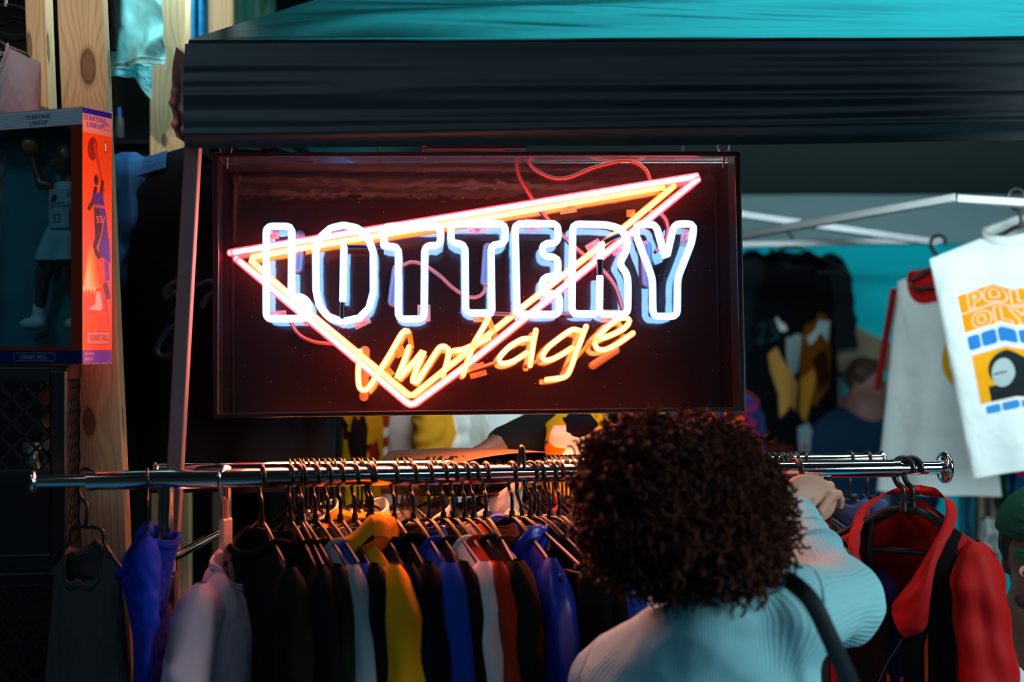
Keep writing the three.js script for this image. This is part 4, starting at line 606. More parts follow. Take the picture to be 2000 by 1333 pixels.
// ---------------------------------------------------------------- shirts hung inside the tent, seen under the sign
{
  const rodz = thing('hanging_rod', 'thin steel rod across the tent carrying the shirts seen under the sign', 'rod', V(0.35, 1.74, -3.75)); part(rodz, 'rod', rod(V(-0.78, 0, 0), V(0.2, 0, 0), 0.011), M.steel); for (const x of [-0.7, 0.1]) part(rodz, 'strap', rod(V(x, 0, 0), V(x, 0.68, 0), 0.004), M.black);
  const print = (seed, base, cols, n, size) => shirtPrint((x, w, h) => { const R = rng(seed); x.fillStyle = base; x.fillRect(0, 0, w, h); for (let i = 0; i < n; i++) { x.fillStyle = cols[Math.floor(R() * cols.length)]; x.beginPath(); const cx = R() * w, cy = R() * h, r = size * (0.4 + R()); for (let k = 0; k <= 12; k++) { const a = k / 12 * 6.283, q = r * (0.7 + 0.6 * R()); x.lineTo(cx + Math.cos(a) * q, cy + Math.sin(a) * q * 1.5); } x.fill(); } });
  const tie = cloth(col(1, 1, 1), { map: print(3, '#c07808', ['#8a1408', '#2c0d06', '#d8a010', '#a03008', '#d88a10', '#1d0c06'], 70, 90) });
  const comic = cloth(col(1, 1, 1), { map: print(11, '#d9a80c', ['#e8b80c', '#e9e6e2', '#15101a', '#3a2a66', '#e07410', '#c8c2cc', '#a01c10', '#15101a'], 520, 26) });
  const warm = cloth(col(1, 1, 1), { map: print(8, '#3a1218', ['#c23a10', '#2a1550', '#d05a10', '#101838', '#5a1030', '#180c20'], 420, 36) });
  const list = [[708, tie, 'tie-dyed yellow, red and brown shirt seen under the sign', 0.15, 0.085], [806, K.white, 'plain white shirt beside the tie-dyed one under the sign', -0.2, 0.08], [874, cloth(col(0.7, 0.3, 0.015)), 'orange yellow shirt between two white ones under the sign', 1.1, 0.1], [985, cloth(col(0.66, 0.7, 0.68)), 'wide white pleated shirt under the middle of the sign', 0.05, 0.14], [1200, comic, 'yellow and white busy-patterned shirt under the sign beside the curly hair', 0.1, 0.13], [1372, warm, 'orange and purple patterned shirt just beyond the curly hair', 0.1, 0.115]];
  list.forEach(([px, m, l, yaw, W], i) => { const p = P(px, 500, 3.75).setY(1.74); if (m === comic) p.copy(P(1225, 500, 3.02)).setY(1.72); hanger('hanger of the ' + l, p, yaw, { rail: 0.011, half: W * 0.9, r: 0.004 }); garment('shirt', l, 'shirt', p, yaw, { W, len: 0.62, T: 0.04, neckW: 0.06, sleeve: 0.2, sr: [0.07, 0.04], mat: m, seed: 50 + i, fold: 0.02, drop: 0.06, sleeveOut: 0.0 }); });
  hanger('hanger of the long black shirt beside the drape', P(585, 500, 3.42).setY(2.0), 0.2, { rail: 0.011, half: 0.08 }); garment('shirt', 'long black shirt hanging in front of the black drape', 'shirt', P(585, 500, 3.42).setY(2.0), 0.2, { W: 0.085, len: 0.7, T: 0.03, mat: K.black, sleeve: 0, seed: 66, fold: 0.014 });
}
// odd stock on the stall beyond the white T-shirt
{
  const odd = [[1900, 945, 1952, 1130, 4.6, [0.32, 0.27, 0.2], 'tan cloth bag hung beyond the white T-shirt'], [1868, 930, 1915, 1075, 4.9, [0.02, 0.2, 0.3], 'teal blue towel hung below the white jersey'], [1948, 880, 1966, 1000, 4.4, [0.03, 0.25, 0.12], 'narrow green scarf hung beyond the white T-shirt'], [1966, 876, 1998, 985, 4.5, [0.01, 0.07, 0.36], 'dark blue towel beside the green scarf'], [1984, 905, 2030, 985, 4.2, [0.02, 0.36, 0.75], 'bright sky blue cloth hung near the cap'], [1988, 868, 2040, 932, 4.1, [0.75, 0.03, 0.14], 'magenta red cloth at the edge above the cap'], [1915, 1010, 1960, 1075, 4.2, [0.5, 0.55, 0.55], 'pale cloth bundle hung beside the cap']];
  const R = thing('hanging_rod', 'steel rod carrying the towels and scarves beyond the white T-shirt', 'rod', P(1950, 720, 4.5).setY(1.62)); part(R, 'rod', rod(V(-0.35, 0, 0), V(0.8, 0, 0), 0.01), M.steel); part(R, 'stand', rod(V(0.8, 0, 0), V(0.8, -1.62, 0), 0.012), M.steel); part(R, 'stand', rod(V(-0.35, 0, 0), V(-0.35, -1.62, 0), 0.012), M.steel);
  odd.forEach(([x0, y0, x1, y1, d, c, l], i) => { const a = P(x0, y0, d), b = P(x1, y1, d), t = thing(['cloth_bag', 'towel', 'scarf', 'towel', 'hanging_cloth', 'hanging_cloth', 'cloth_bundle'][i], l, 'cloth', V((a.x + b.x) / 2, b.y, a.z)); const w = b.x - a.x, h = a.y - b.y; part(t, 'cloth', gridGeo(24, 16, (u, v) => [(u - 0.5) * w * (0.85 + 0.15 * v), h * (1 - v), 0.014 * Math.sin(u * 15 + i) + 0.012 * noise3(u * 4, v * 4, i) + 0.03 * Math.sin(u * 3.14), u, v]), cloth(col(...c))); part(t, 'tape_loop', tube([V(-w * 0.2, h, 0.02), V(0, 1.62 - b.y, 0), V(w * 0.2, h, 0.02)], 0.003, 16, 6), M.black); });
}
// ---------------------------------------------------------------- toy box on black crates
const BOX = (() => { const c = P(161, 712, 2.5), f = V(-0.917, 0, -0.398), s = V(0.398, 0, -0.917); return { c, f, s }; })();
const boxQ = new THREE.Quaternion().setFromRotationMatrix(new THREE.Matrix4().makeBasis(BOX.f.clone().negate(), V(0, 1, 0), BOX.s.clone().negate()));   // local +x along the front, +z outward
const BH = 0.4525, BW = 0.27, BD = 0.078;
{
  const t = thing('toy_box', 'orange cardboard toy box with a clear window, holding a basketball player figure, on the crates', 'toy box', BOX.c); t.quaternion.copy(boxQ);
  // local: x from -BW to 0, y 0..BH, z 0 (front) .. -BD
  const orange = (o) => phys(col(1, 1, 1), 0.42, { clearcoat: 0.08, clearcoatRoughness: 0.2, specularIntensity: 0.4, ...o });
  const sideTex = canvasTex(256, 1536, (x, w, h) => {
    x.fillStyle = '#ff5a00'; x.fillRect(0, 0, w, h);
    x.fillStyle = '#2a22a8'; x.fillRect(0, 0, w, h * 0.022); x.fillStyle = '#f7b39a'; x.fillRect(0, h * 0.022, w, h * 0.072); x.fillStyle = '#ef7a52'; for (let k = 0; k < 8; k++) x.fillRect(0, h * (0.028 + k * 0.0085), w, 4);
    x.save(); x.fillStyle = '#3a2bb4'; x.font = 'bold 42px sans-serif'; x.translate(w * 0.04, h * 0.047); x.fillText('STARTING', 0, 0); x.fillText('LINEUP', 22, 40); x.restore(); x.fillStyle = '#5a2ea0'; x.font = 'bold 32px serif'; x.fillText('1997', w * 0.68, h * 0.06); x.font = '18px serif'; x.fillText('EDITION', w * 0.68, h * 0.075);
    // basketball and a reaching arm
    const g = (c, pts, lw) => { x.strokeStyle = c; x.lineWidth = lw; x.lineCap = 'round'; x.lineJoin = 'round'; x.beginPath(); pts.forEach(([a, b], i) => (i ? x.lineTo(a * w, b * h) : x.moveTo(a * w, b * h))); x.stroke(); };
    x.fillStyle = '#a8260a'; x.beginPath(); x.ellipse(w * 0.34, h * 0.155, w * 0.17, h * 0.047, 0.1, 0, 7); x.fill(); g('#5a1206', [[0.2, 0.15], [0.48, 0.16]], 4); g('#5a1206', [[0.33, 0.11], [0.3, 0.2]], 4); g('#5a1206', [[0.24, 0.12], [0.4, 0.19]], 3);
    g('#d93c08', [[0.42, 0.14], [0.52, 0.2], [0.62, 0.26], [0.7, 0.31]], 26); g('#c52f06', [[0.7, 0.31], [0.6, 0.36]], 30);
    x.fillStyle = '#d84a3a'; x.fillRect(w * 0.74, h * 0.115, w * 0.1, h * 0.052); x.fillStyle = '#fff'; x.fillRect(w * 0.77, h * 0.125, w * 0.04, h * 0.03);
    // the leaping player
    x.fillStyle = '#4c1608'; x.beginPath(); x.ellipse(w * 0.46, h * 0.275, w * 0.075, h * 0.022, 0, 0, 7); x.fill(); g('#2b0d0a', [[0.44, 0.31], [0.36, 0.36], [0.22, 0.39]], 30); g('#3a120a', [[0.62, 0.33], [0.68, 0.28]], 26);
    x.fillStyle = '#35209a'; x.beginPath(); x.moveTo(w * 0.36, h * 0.33); x.lineTo(w * 0.68, h * 0.32); x.lineTo(w * 0.82, h * 0.42); x.lineTo(w * 0.9, h * 0.52); x.lineTo(w * 0.42, h * 0.5); x.closePath(); x.fill(); x.fillStyle = '#150a16'; x.beginPath(); x.moveTo(w * 0.38, h * 0.36); x.lineTo(w * 0.56, h * 0.39); x.lineTo(w * 0.7, h * 0.5); x.lineTo(w * 0.42, h * 0.5); x.fill();
    x.fillStyle = '#ff7a3a'; x.font = 'bold 56px sans-serif'; x.save(); x.translate(w * 0.46, h * 0.445); x.rotate(-0.15); x.fillText('33', 0, 0); x.restore(); x.font = 'bold 26px sans-serif'; x.fillText('PISTONS', w * 0.38, h * 0.385);
    x.fillStyle = '#3d22aa'; x.beginPath(); x.moveTo(w * 0.48, h * 0.5); x.lineTo(w * 0.92, h * 0.5); x.lineTo(w * 0.97, h * 0.6); x.lineTo(w * 0.6, h * 0.575); x.closePath(); x.fill(); g('#ff8a30', [[0.74, 0.42], [0.62, 0.5], [0.5, 0.545], [0.6, 0.58]], 7); g('#240a10', [[0.52, 0.49], [0.4, 0.545], [0.55, 0.575]], 34);
    const R0 = rng(77), paintedGlare = (c, k) => { x.fillStyle = c; x.beginPath(); x.moveTo(0, h * 0.70); for (let i = 0; i <= 22; i++) { const f = i / 22, top = 0.70 - (0.17 * Math.sin(Math.PI * Math.min(1, f * 1.15)) + 0.018 * (R0() - 0.5) + (i % 2 ? 0.02 : 0)) * k; x.lineTo(w * (0.02 + 0.62 * k * f + (1 - k) * 0.1), h * top); } x.lineTo(w * 0.5, h * 0.70); for (let i = 0; i < 8; i++) x.lineTo(w * (0.46 - 0.058 * i), h * (0.70 + (i % 2 ? 0.035 : 0.004) * k)); x.closePath(); x.fill(); };
    paintedGlare('#ff8a12', 1); paintedGlare('#ffb52c', 0.8); paintedGlare('#ffd866', 0.6); paintedGlare('#fff0b4', 0.4);  // neon glare on the glossy side, drawn in as flame shapes
    g('#7a2a9a', [[0.82, 0.6], [0.86, 0.67]], 40); g('#ff9a40', [[0.66, 0.685], [0.92, 0.67]], 8); g('#6a1608', [[0.78, 0.69], [0.88, 0.73]], 44); g('#b8280a', [[0.78, 0.74], [0.9, 0.84]], 10);
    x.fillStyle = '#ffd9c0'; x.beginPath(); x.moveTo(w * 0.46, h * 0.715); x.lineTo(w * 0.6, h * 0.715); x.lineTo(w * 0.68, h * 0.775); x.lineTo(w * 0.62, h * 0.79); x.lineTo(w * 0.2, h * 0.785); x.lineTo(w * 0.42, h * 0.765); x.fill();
    x.fillStyle = '#ffb04a'; x.font = 'bold 15px sans-serif'; for (let k = 0; k < 3; k++) x.fillText(['all', 'star', 'go'][k], w * 0.4, h * (0.835 + k * 0.016));
    x.fillStyle = '#f08a7a'; x.beginPath(); x.roundRect(w * 0.15, h * 0.872, w * 0.78, h * 0.05, 14); x.fill(); x.strokeStyle = '#b0302a'; x.lineWidth = 5; x.stroke(); x.fillStyle = '#8a1c24'; x.font = 'bold 40px sans-serif'; x.save(); x.translate(w * 0.25, h * 0.909); x.scale(0.72, 1.3); x.fillText('GRANT HILL', 0, 0); x.restore();
    x.fillStyle = '#4420b4'; x.fillRect(0, h * 0.945, w, h * 0.055); x.fillStyle = '#f08aa0'; x.font = 'bold 20px sans-serif'; x.fillText('EDITION', w * 0.07, h * 0.963); x.font = 'bold 26px sans-serif'; x.fillText('40513', w * 0.07, h * 0.986);
  }, { clamp: true });
  const headTex = canvasTex(1024, 128, (x, w, h) => { x.fillStyle = '#e2e6ea'; x.fillRect(0, 0, w, h); x.fillStyle = '#a59aa6'; for (let k = 0; k < 6; k++) x.fillRect(0, h * (0.18 + k * 0.14), w, 4); x.fillStyle = '#1c1c6a'; x.font = 'bold 44px sans-serif'; x.fillText('STARTING', w * 0.53, h * 0.5); x.fillText('LINEUP', w * 0.56, h * 0.86); }, { clamp: true });
  const footTex = canvasTex(1024, 96, (x, w, h) => { x.fillStyle = '#12245c'; x.fillRect(0, 0, w, h); x.strokeStyle = '#6a8a94'; x.lineWidth = 5; x.beginPath(); x.roundRect(w * 0.42, h * 0.18, w * 0.36, h * 0.6, 26); x.stroke(); x.fillStyle = '#7f98a0'; x.font = 'bold 42px sans-serif'; x.fillText('GRANT HILL', w * 0.475, h * 0.66); }, { clamp: true });
  const face = (w, h, x, y, z, ry = 0) => new THREE.PlaneGeometry(w, h).rotateY(ry).translate(x, y, z);
  const side = (h0, h1, n, m, l) => part(t, n, box(0.0016, h1 - h0, BD, -0.0008, (h0 + h1) / 2, -BD / 2, 0.0006), m, l);
  const card = orange({ color: col(0.75, 0.13, 0.02) }), teal = std(col(0.02, 0.15, 0.19), 0.6);
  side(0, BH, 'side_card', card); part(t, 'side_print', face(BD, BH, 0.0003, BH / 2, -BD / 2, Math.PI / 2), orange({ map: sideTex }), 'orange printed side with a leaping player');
  part(t, 'top_card', box(BW, 0.0016, BD, -BW / 2, BH, -BD / 2, 0.0006), orange({ color: col(0.7, 0.08, 0.02) })); part(t, 'bottom_card', box(BW, 0.0016, BD, -BW / 2, 0.0008, -BD / 2, 0.0006), card); part(t, 'back_card', box(BW, BH, 0.0016, -BW / 2, BH / 2, -BD + 0.001, 0.0006), card); part(t, 'far_side_card', box(0.0016, BH, BD, -BW + 0.001, BH / 2, -BD / 2, 0.0006), card);
  // front card: a frame round the window
  const sh = new THREE.Shape([[-BW, 0.024], [0, 0.024], [0, BH - 0.03], [-BW, BH - 0.03]].map(([a, b]) => new THREE.Vector2(a, b))), hole = new THREE.Path(), x0 = -BW + 0.02, x1 = -0.0255, y0 = 0.03, y1 = BH - 0.031, r = 0.012; hole.moveTo(x0, y0); hole.lineTo(x0, y1); hole.lineTo(x1 - r, y1); hole.quadraticCurveTo(x1, y1, x1, y1 - r); hole.lineTo(x1, y0 + r); hole.quadraticCurveTo(x1, y0, x1 - r, y0); hole.closePath(); sh.holes.push(hole);
  part(t, 'front_frame', new THREE.ExtrudeGeometry(sh, { depth: 0.0016, bevelEnabled: false, curveSegments: 8 }).translate(0, 0, -0.0016), orange({ color: col(0.34, 0.035, 0.015) }));
  part(t, 'header_strip', box(BW, 0.03, 0.0016, -BW / 2, BH - 0.015, -0.0006, 0.0005), std(col(0.3, 0.32, 0.34), 0.5)); part(t, 'header_print', face(BW - 0.001, 0.029, -BW / 2, BH - 0.015, 0.0004), orange({ map: headTex }));
  part(t, 'footer_strip', box(BW, 0.024, 0.0016, -BW / 2, 0.012, -0.0006, 0.0005), std(col(0.01, 0.02, 0.1), 0.5)); part(t, 'footer_print', face(BW - 0.001, 0.0235, -BW / 2, 0.012, 0.0004), orange({ map: footTex }));
  part(t, 'backing_card', box(BW - 0.006, BH - 0.03, 0.001, -BW / 2, BH / 2, -BD + 0.006, 0.0004), teal);
  part(t, 'window_film', new THREE.PlaneGeometry(x1 - x0 + 0.004, y1 - y0 + 0.004).translate((x0 + x1) / 2, (y0 + y1) / 2, -0.002), phys(col(0.8, 0.95, 0.97), 0.04, { transmission: 1, thickness: 0, ior: 1.5 }));
  // worn fuzzy edges of the cardboard
  const R = rng(9), fz = []; for (let i = 0; i < 90; i++) { const a = R() * 0.08 - 0.08, top = R() < 0.6; const p = top ? V(0, BH + 0.001, a) : V(0, 0.001, a); fz.push(box(0.003 * R() + 0.001, 0.0016, 0.003, p.x, p.y, p.z, 0.0003)); } part(t, 'worn_edge', merge(fz), std(col(0.62, 0.5, 0.42), 0.9));
}
{
  // the figure inside
  const t = thing('toy_figure', 'plastic basketball player figure in a pale jersey holding up a ball inside the window box', 'toy figure', BOX.c); t.quaternion.copy(boxQ);
  const q = (x, y, z = -0.04) => V(x, y, z), A = [], Z = -0.04;
  const head = q(-0.064, 0.368), neck = q(-0.062, 0.325), chest = q(-0.062, 0.29), hip = q(-0.067, 0.242);
  const lk = q(-0.118, 0.165, -0.035), lf = q(-0.134, 0.09, -0.042), rk = q(-0.066, 0.15), rf = q(-0.038, 0.09, -0.05), ls = q(-0.088, 0.316), le = q(-0.122, 0.326, -0.034), lh = q(-0.140, 0.365, -0.034), rs = q(-0.036, 0.312), re = q(-0.030, 0.262), rh = q(-0.036, 0.215);
  const skin = blend([ell(head, 0.025, 0.032, 0.027), ell(head.clone().add(V(-0.018, -0.006, 0.02)), 0.006, 0.006, 0.007), ell(head.clone().add(V(-0.008, -0.02, 0.016)), 0.012, 0.008, 0.010), ell(head.clone().add(V(0.026, -0.002, -0.002)), 0.004, 0.008, 0.005), cap(head, neck, 0.013, 0.013), cap(neck, chest, 0.014, 0.024), cap(chest, hip, 0.026, 0.022), cap(ls, rs, 0.013, 0.013), cap(ls, le, 0.012, 0.009), cap(le, lh, 0.0095, 0.007), cap(rs, re, 0.012, 0.009), cap(re, rh, 0.009, 0.0065), cap(q(-0.082, 0.235), lk, 0.02, 0.014), cap(lk, lf, 0.0135, 0.009), cap(q(-0.056, 0.235), rk, 0.02, 0.014), cap(rk, rf, 0.0135, 0.009), ell(lh.clone().add(V(-0.004, 0.01, 0)), 0.007, 0.011, 0.006), cap(lh, lh.clone().add(V(-0.012, 0.024, 0.004)), 0.0035, 0.003), cap(lh, lh.clone().add(V(0.002, 0.026, 0.006)), 0.0035, 0.003)], 0.006);
  part(t, 'body', nets(skin, V(-0.18, 0.05, -0.08), V(0.0, 0.415, 0.0), 0.0035), phys(col(0.11, 0.05, 0.028), 0.32), 'brown glossy plastic body');
  const jersey = blend([cap(q(-0.062, 0.315), chest, 0.026, 0.032), cap(chest, hip, 0.031, 0.028), cap(ls.clone().lerp(rs, 0.15), rs.clone().lerp(ls, 0.15), 0.0145, 0.0145)], 0.008);
  const shorts = blend([cap(hip, q(-0.07, 0.23), 0.031, 0.031), cap(q(-0.084, 0.23), q(-0.104, 0.19, -0.037), 0.028, 0.027), cap(q(-0.056, 0.23), q(-0.06, 0.185), 0.027, 0.026)], 0.006);
  const pale = phys(col(0.3, 0.52, 0.55), 0.5);
  part(t, 'jersey', nets((x, y, z) => Math.max(jersey(x, y, z), y - 0.327), V(-0.12, 0.19, -0.085), V(-0.005, 0.34, 0.0), 0.0035), pale); part(t, 'shorts', nets((x, y, z) => Math.max(shorts(x, y, z), 0.185 - y), V(-0.15, 0.15, -0.085), V(-0.01, 0.28, 0.0), 0.0035), pale);
  part(t, 'shorts_trim', merge([new THREE.TorusGeometry(0.0245, 0.0018, 6, 28).rotateX(Math.PI / 2).translate(-0.106, 0.186, -0.037), new THREE.TorusGeometry(0.0245, 0.0018, 6, 28).rotateX(Math.PI / 2).translate(-0.06, 0.186, -0.04)]), std(col(0.12, 0.03, 0.02), 0.5));
  const shoe = (p, n) => part(t, 'shoe', nets(blend([ell(p.clone().add(V(-0.012, -0.018, 0.006)), 0.026, 0.012, 0.013), cap(p.clone().add(V(0, 0.012, 0)), p.clone().add(V(0, -0.014, 0)), 0.012, 0.013)], 0.008), V(p.x - 0.05, p.y - 0.04, p.z - 0.03), V(p.x + 0.03, p.y + 0.03, p.z + 0.03), 0.003), std(col(0.45, 0.6, 0.62), 0.5)); shoe(lf); shoe(rf);
  const lettering = canvasTex(256, 256, (x, w, h) => { x.fillStyle = '#93b2b8'; x.fillRect(0, 0, w, h); x.fillStyle = '#16343a'; x.font = 'bold 66px serif'; x.save(); x.translate(24, 130); x.rotate(-0.06); x.fillText('Pistons', 0, 0); x.restore(); x.fillStyle = '#6a2a1e'; x.beginPath(); x.ellipse(110, 62, 40, 22, -0.4, 0, 7); x.fill(); x.fillStyle = '#10282c'; x.font = 'bold 84px serif'; x.fillText('33', 88, 222); }, { clamp: true });
  part(t, 'jersey_print', gridGeo(12, 12, (u, v) => { const a = (u - 0.5) * 1.5; return [-0.065 + Math.sin(a) * 0.0345, 0.312 - v * 0.07, Z + Math.cos(a) * 0.0345, u, 1 - v]; }), std(col(1, 1, 1), 0.5, { map: lettering }));
  part(t, 'ball', new THREE.SphereGeometry(0.019, 24, 18).translate(-0.144, 0.397, -0.034), phys(col(0.42, 0.14, 0.03), 0.3)); part(t, 'ball_seam', merge([new THREE.TorusGeometry(0.0191, 0.0007, 5, 36).translate(-0.144, 0.397, -0.034), new THREE.TorusGeometry(0.0191, 0.0007, 5, 36).rotateY(1.2).translate(-0.144, 0.397, -0.034)]), M.black);
  part(t, 'tray', gridGeo(24, 30, (u, v) => [lerp(-BW + 0.02, -0.022, u), lerp(0.03, BH - 0.04, v), -0.066 + 0.014 * Math.pow(Math.abs(u - 0.5) * 2, 4) + 0.004 * noise3(u * 5, v * 8, 2)]), phys(col(0.10, 0.4, 0.46), 0.12, { transmission: 0.5, thickness: 0 }));
}
{
  // crates
  const CW = 0.34, CH = 0.36, CD = 0.1, top = P(132, 716, 2.53), gone = top.y;
  const q = new THREE.Quaternion().setFromRotationMatrix(new THREE.Matrix4().makeBasis(V(0.985, 0, -0.172), V(0, 1, 0), V(0.172, 0, 0.985)));
  const crate = (label, y, latticeTop) => {
    const t = thing('plastic_crate', label, 'crate', V(top.x, y, top.z)); t.quaternion.copy(q); const D = 0.28;
    // local x -CW..0, y 0..CH, z 0..-D
    const rim = (yy, h) => merge([box(CW, h, 0.014, -CW / 2, yy, -0.007, 0.004), box(CW, h, 0.014, -CW / 2, yy, -D + 0.007, 0.004), box(0.014, h, D, -0.007, yy, -D / 2, 0.004), box(0.014, h, D, -CW + 0.007, yy, -D / 2, 0.004)]);
    part(t, 'rim', rim(CH - 0.013, 0.026), M.crate); part(t, 'base_rim', rim(0.014, 0.028), M.crate); part(t, 'bottom', box(CW - 0.01, 0.006, D - 0.01, -CW / 2, 0.006, -D / 2), M.crate);
    for (const [x, z] of [[-0.012, -0.012], [-0.012, -D + 0.012], [-CW + 0.012, -0.012], [-CW + 0.012, -D + 0.012]]) part(t, 'corner_post', box(0.03, CH - 0.01, 0.03, x - Math.sign(x + CW / 2) * 0.004, CH / 2, z, 0.006), M.crate);
    const lattice = (w, y0, y1) => { const list = [], n = 34; const h = y1 - y0; for (let k = -12; k < 14; k++) for (const s of [-1, 1]) { let a = [k * 0.042, y0], b = [k * 0.042 + s * h * 0.95, y1]; const cl = (p, o) => { for (const lim of [-w, 0]) if ((p[0] < lim && lim === -w) || (p[0] > lim && lim === 0)) { const f = (lim - o[0]) / (p[0] - o[0]); p[1] = o[1] + (p[1] - o[1]) * f; p[0] = lim; } }; if ((a[0] < -w && b[0] < -w) || (a[0] > 0 && b[0] > 0)) continue; const a2 = [...a], b2 = [...b]; cl(a2, b); cl(b2, a); if (Math.hypot(a2[0] - b2[0], a2[1] - b2[1]) > 0.01) list.push(bar(V(a2[0], a2[1], 0), V(b2[0], b2[1], 0), 0.0055, 0.007)); } return merge(list); };
    const y0 = latticeTop ? 0.17 : 0.03, y1 = CH - 0.03;
    part(t, 'lattice_panel', lattice(CW - 0.03, y0, y1).translate(-0.012, 0, -0.006), M.crate); part(t, 'lattice_panel', lattice(D - 0.03, 0.03, y1).rotateY(Math.PI / 2).translate(-0.006, 0, -D + 0.012), M.crate); part(t, 'lattice_panel', lattice(CW - 0.03, 0.03, y1).translate(-0.012, 0, -D + 0.006), M.crate);
    if (latticeTop) { part(t, 'solid_panel', box(CW - 0.02, 0.15, 0.008, -CW / 2, 0.1, -0.006), M.crate); part(t, 'cross_rib', box(CW - 0.02, 0.012, 0.014, -CW / 2, 0.172, -0.007), M.crate); }
    return t;
  };
  const yTop = gone - CH; crate('topmost black lattice crate carrying the toy box, with a bottle inside', yTop, true);
  ['second black lattice crate in the stack under the toy box', 'third black lattice crate in the stack under the toy box'].forEach((l, i) => crate(l, yTop - 0.365 * (i + 1), false));
  const yb = yTop - 0.73; const b = thing('wooden_block', 'low wooden block under the stack of black crates', 'block', V(top.x, 0, top.z)); b.quaternion.copy(q); part(b, 'block', box(0.34, yb - 0.006, 0.28, -0.17, (yb - 0.006) / 2, -0.14), std(col(0.15, 0.1, 0.06), 0.8));
  const bt = thing('bottle', 'small bottle with a grey cap standing inside the topmost crate', 'bottle', P(62, 905, 2.62)); bt.position.y = yTop + 0.016; const k = 0.3 / 0.3;
  part(bt, 'body', new THREE.LatheGeometry([[0, 0], [0.022, 0], [0.024, 0.01], [0.024, 0.13], [0.02, 0.155], [0.012, 0.17], [0.012, 0.185]].map(([a, c]) => new THREE.Vector2(a, c)), 24), phys(col(0.1, 0.2, 0.2), 0.1, { transmission: 0.5, thickness: 0 })); part(bt, 'cap', new THREE.CylinderGeometry(0.016, 0.016, 0.018, 20).translate(0, 0.192, 0), std(col(0.25, 0.3, 0.34), 0.5)); part(bt, 'paper_label', new THREE.CylinderGeometry(0.0244, 0.0244, 0.06, 24, 1, true, -0.6, 1.9).translate(0, 0.08, 0), std(col(0.1, 0.4, 0.38), 0.6));
}
// ---------------------------------------------------------------- clothes on the timber wall
{
  const p = P(452, 262, 3.02);
  const shadedBody = cloth(col(0.006, 0.008, 0.014));  // shade put into the body colour; sleeves and yoke keep the lit blue
  const t = garment('jersey', 'blue script jersey behind the tent leg, its body coloured dark for shade', 'jersey', p.clone().add(V(0, 0.07, 0)), 0.1, { W: 0.24, len: 0.68, drop: 0.075, T: 0.045, neckW: 0.09, sleeve: 0.29, sr: [0.07, 0.05], mat: shadedBody, sleeveMat: cloth(col(0.035, 0.16, 0.42)), sTop: 0.75, seed: 15, fold: 0.012, sleeveOut: 0.03, flare: -0.1 });
  part(t, 'yoke', gridGeo(20, 8, (u, v) => { const x = lerp(-0.237, -0.13, u), a = Math.abs(x) / 0.24, ty = NECK + 0.006 - 0.075 * Math.pow(a, 1.15); return [x, ty - 0.05 * v * (1 - a * 0.3) + 0.002, 0.012 + 0.04 * Math.sqrt(v) * Math.sqrt(1 - Math.pow(a, 3) * 0.9), u, v]; }), cloth(col(0.03, 0.12, 0.33)), 'blue shoulder yoke');
  hanger('hanger hidden in the neck of the script jersey', p.clone().add(V(0, 0.07, 0)), 0.1, { half: 0.18, rail: 0.01 });
  const j = (pts) => { const w = pts.map(([x, y]) => P(x, y, 2.925)); return w; };
  const tb = (pts, r, m, l, z) => { const g = tube(j(pts).map((v) => v.add(V(0, 0, z))), r, 40, 8); part(t, 'script_letter', rel(g, { position: t.position }).applyQuaternion(t.quaternion.clone().invert()).scale(1, 1, 1), m, l); };
  const c1 = [[352, 548], [330, 560], [322, 575], [330, 582], [340, 570], [352, 590], [343, 612], [350, 622]], c2 = [[360, 632], [335, 640], [315, 662], [306, 685], [318, 697], [345, 690], [352, 672]], c3 = [[385, 560], [410, 550], [425, 565], [405, 580], [392, 600]];
  for (const c of [c1, c2, c3]) { tb(c, 0.0062, std(col(0.1, 0.1, 0.11), 0.6), 'grey script outline', 0); tb(c, 0.0046, std(col(0.012, 0.05, 0.11), 0.6), 'blue script', 0.004); }
}
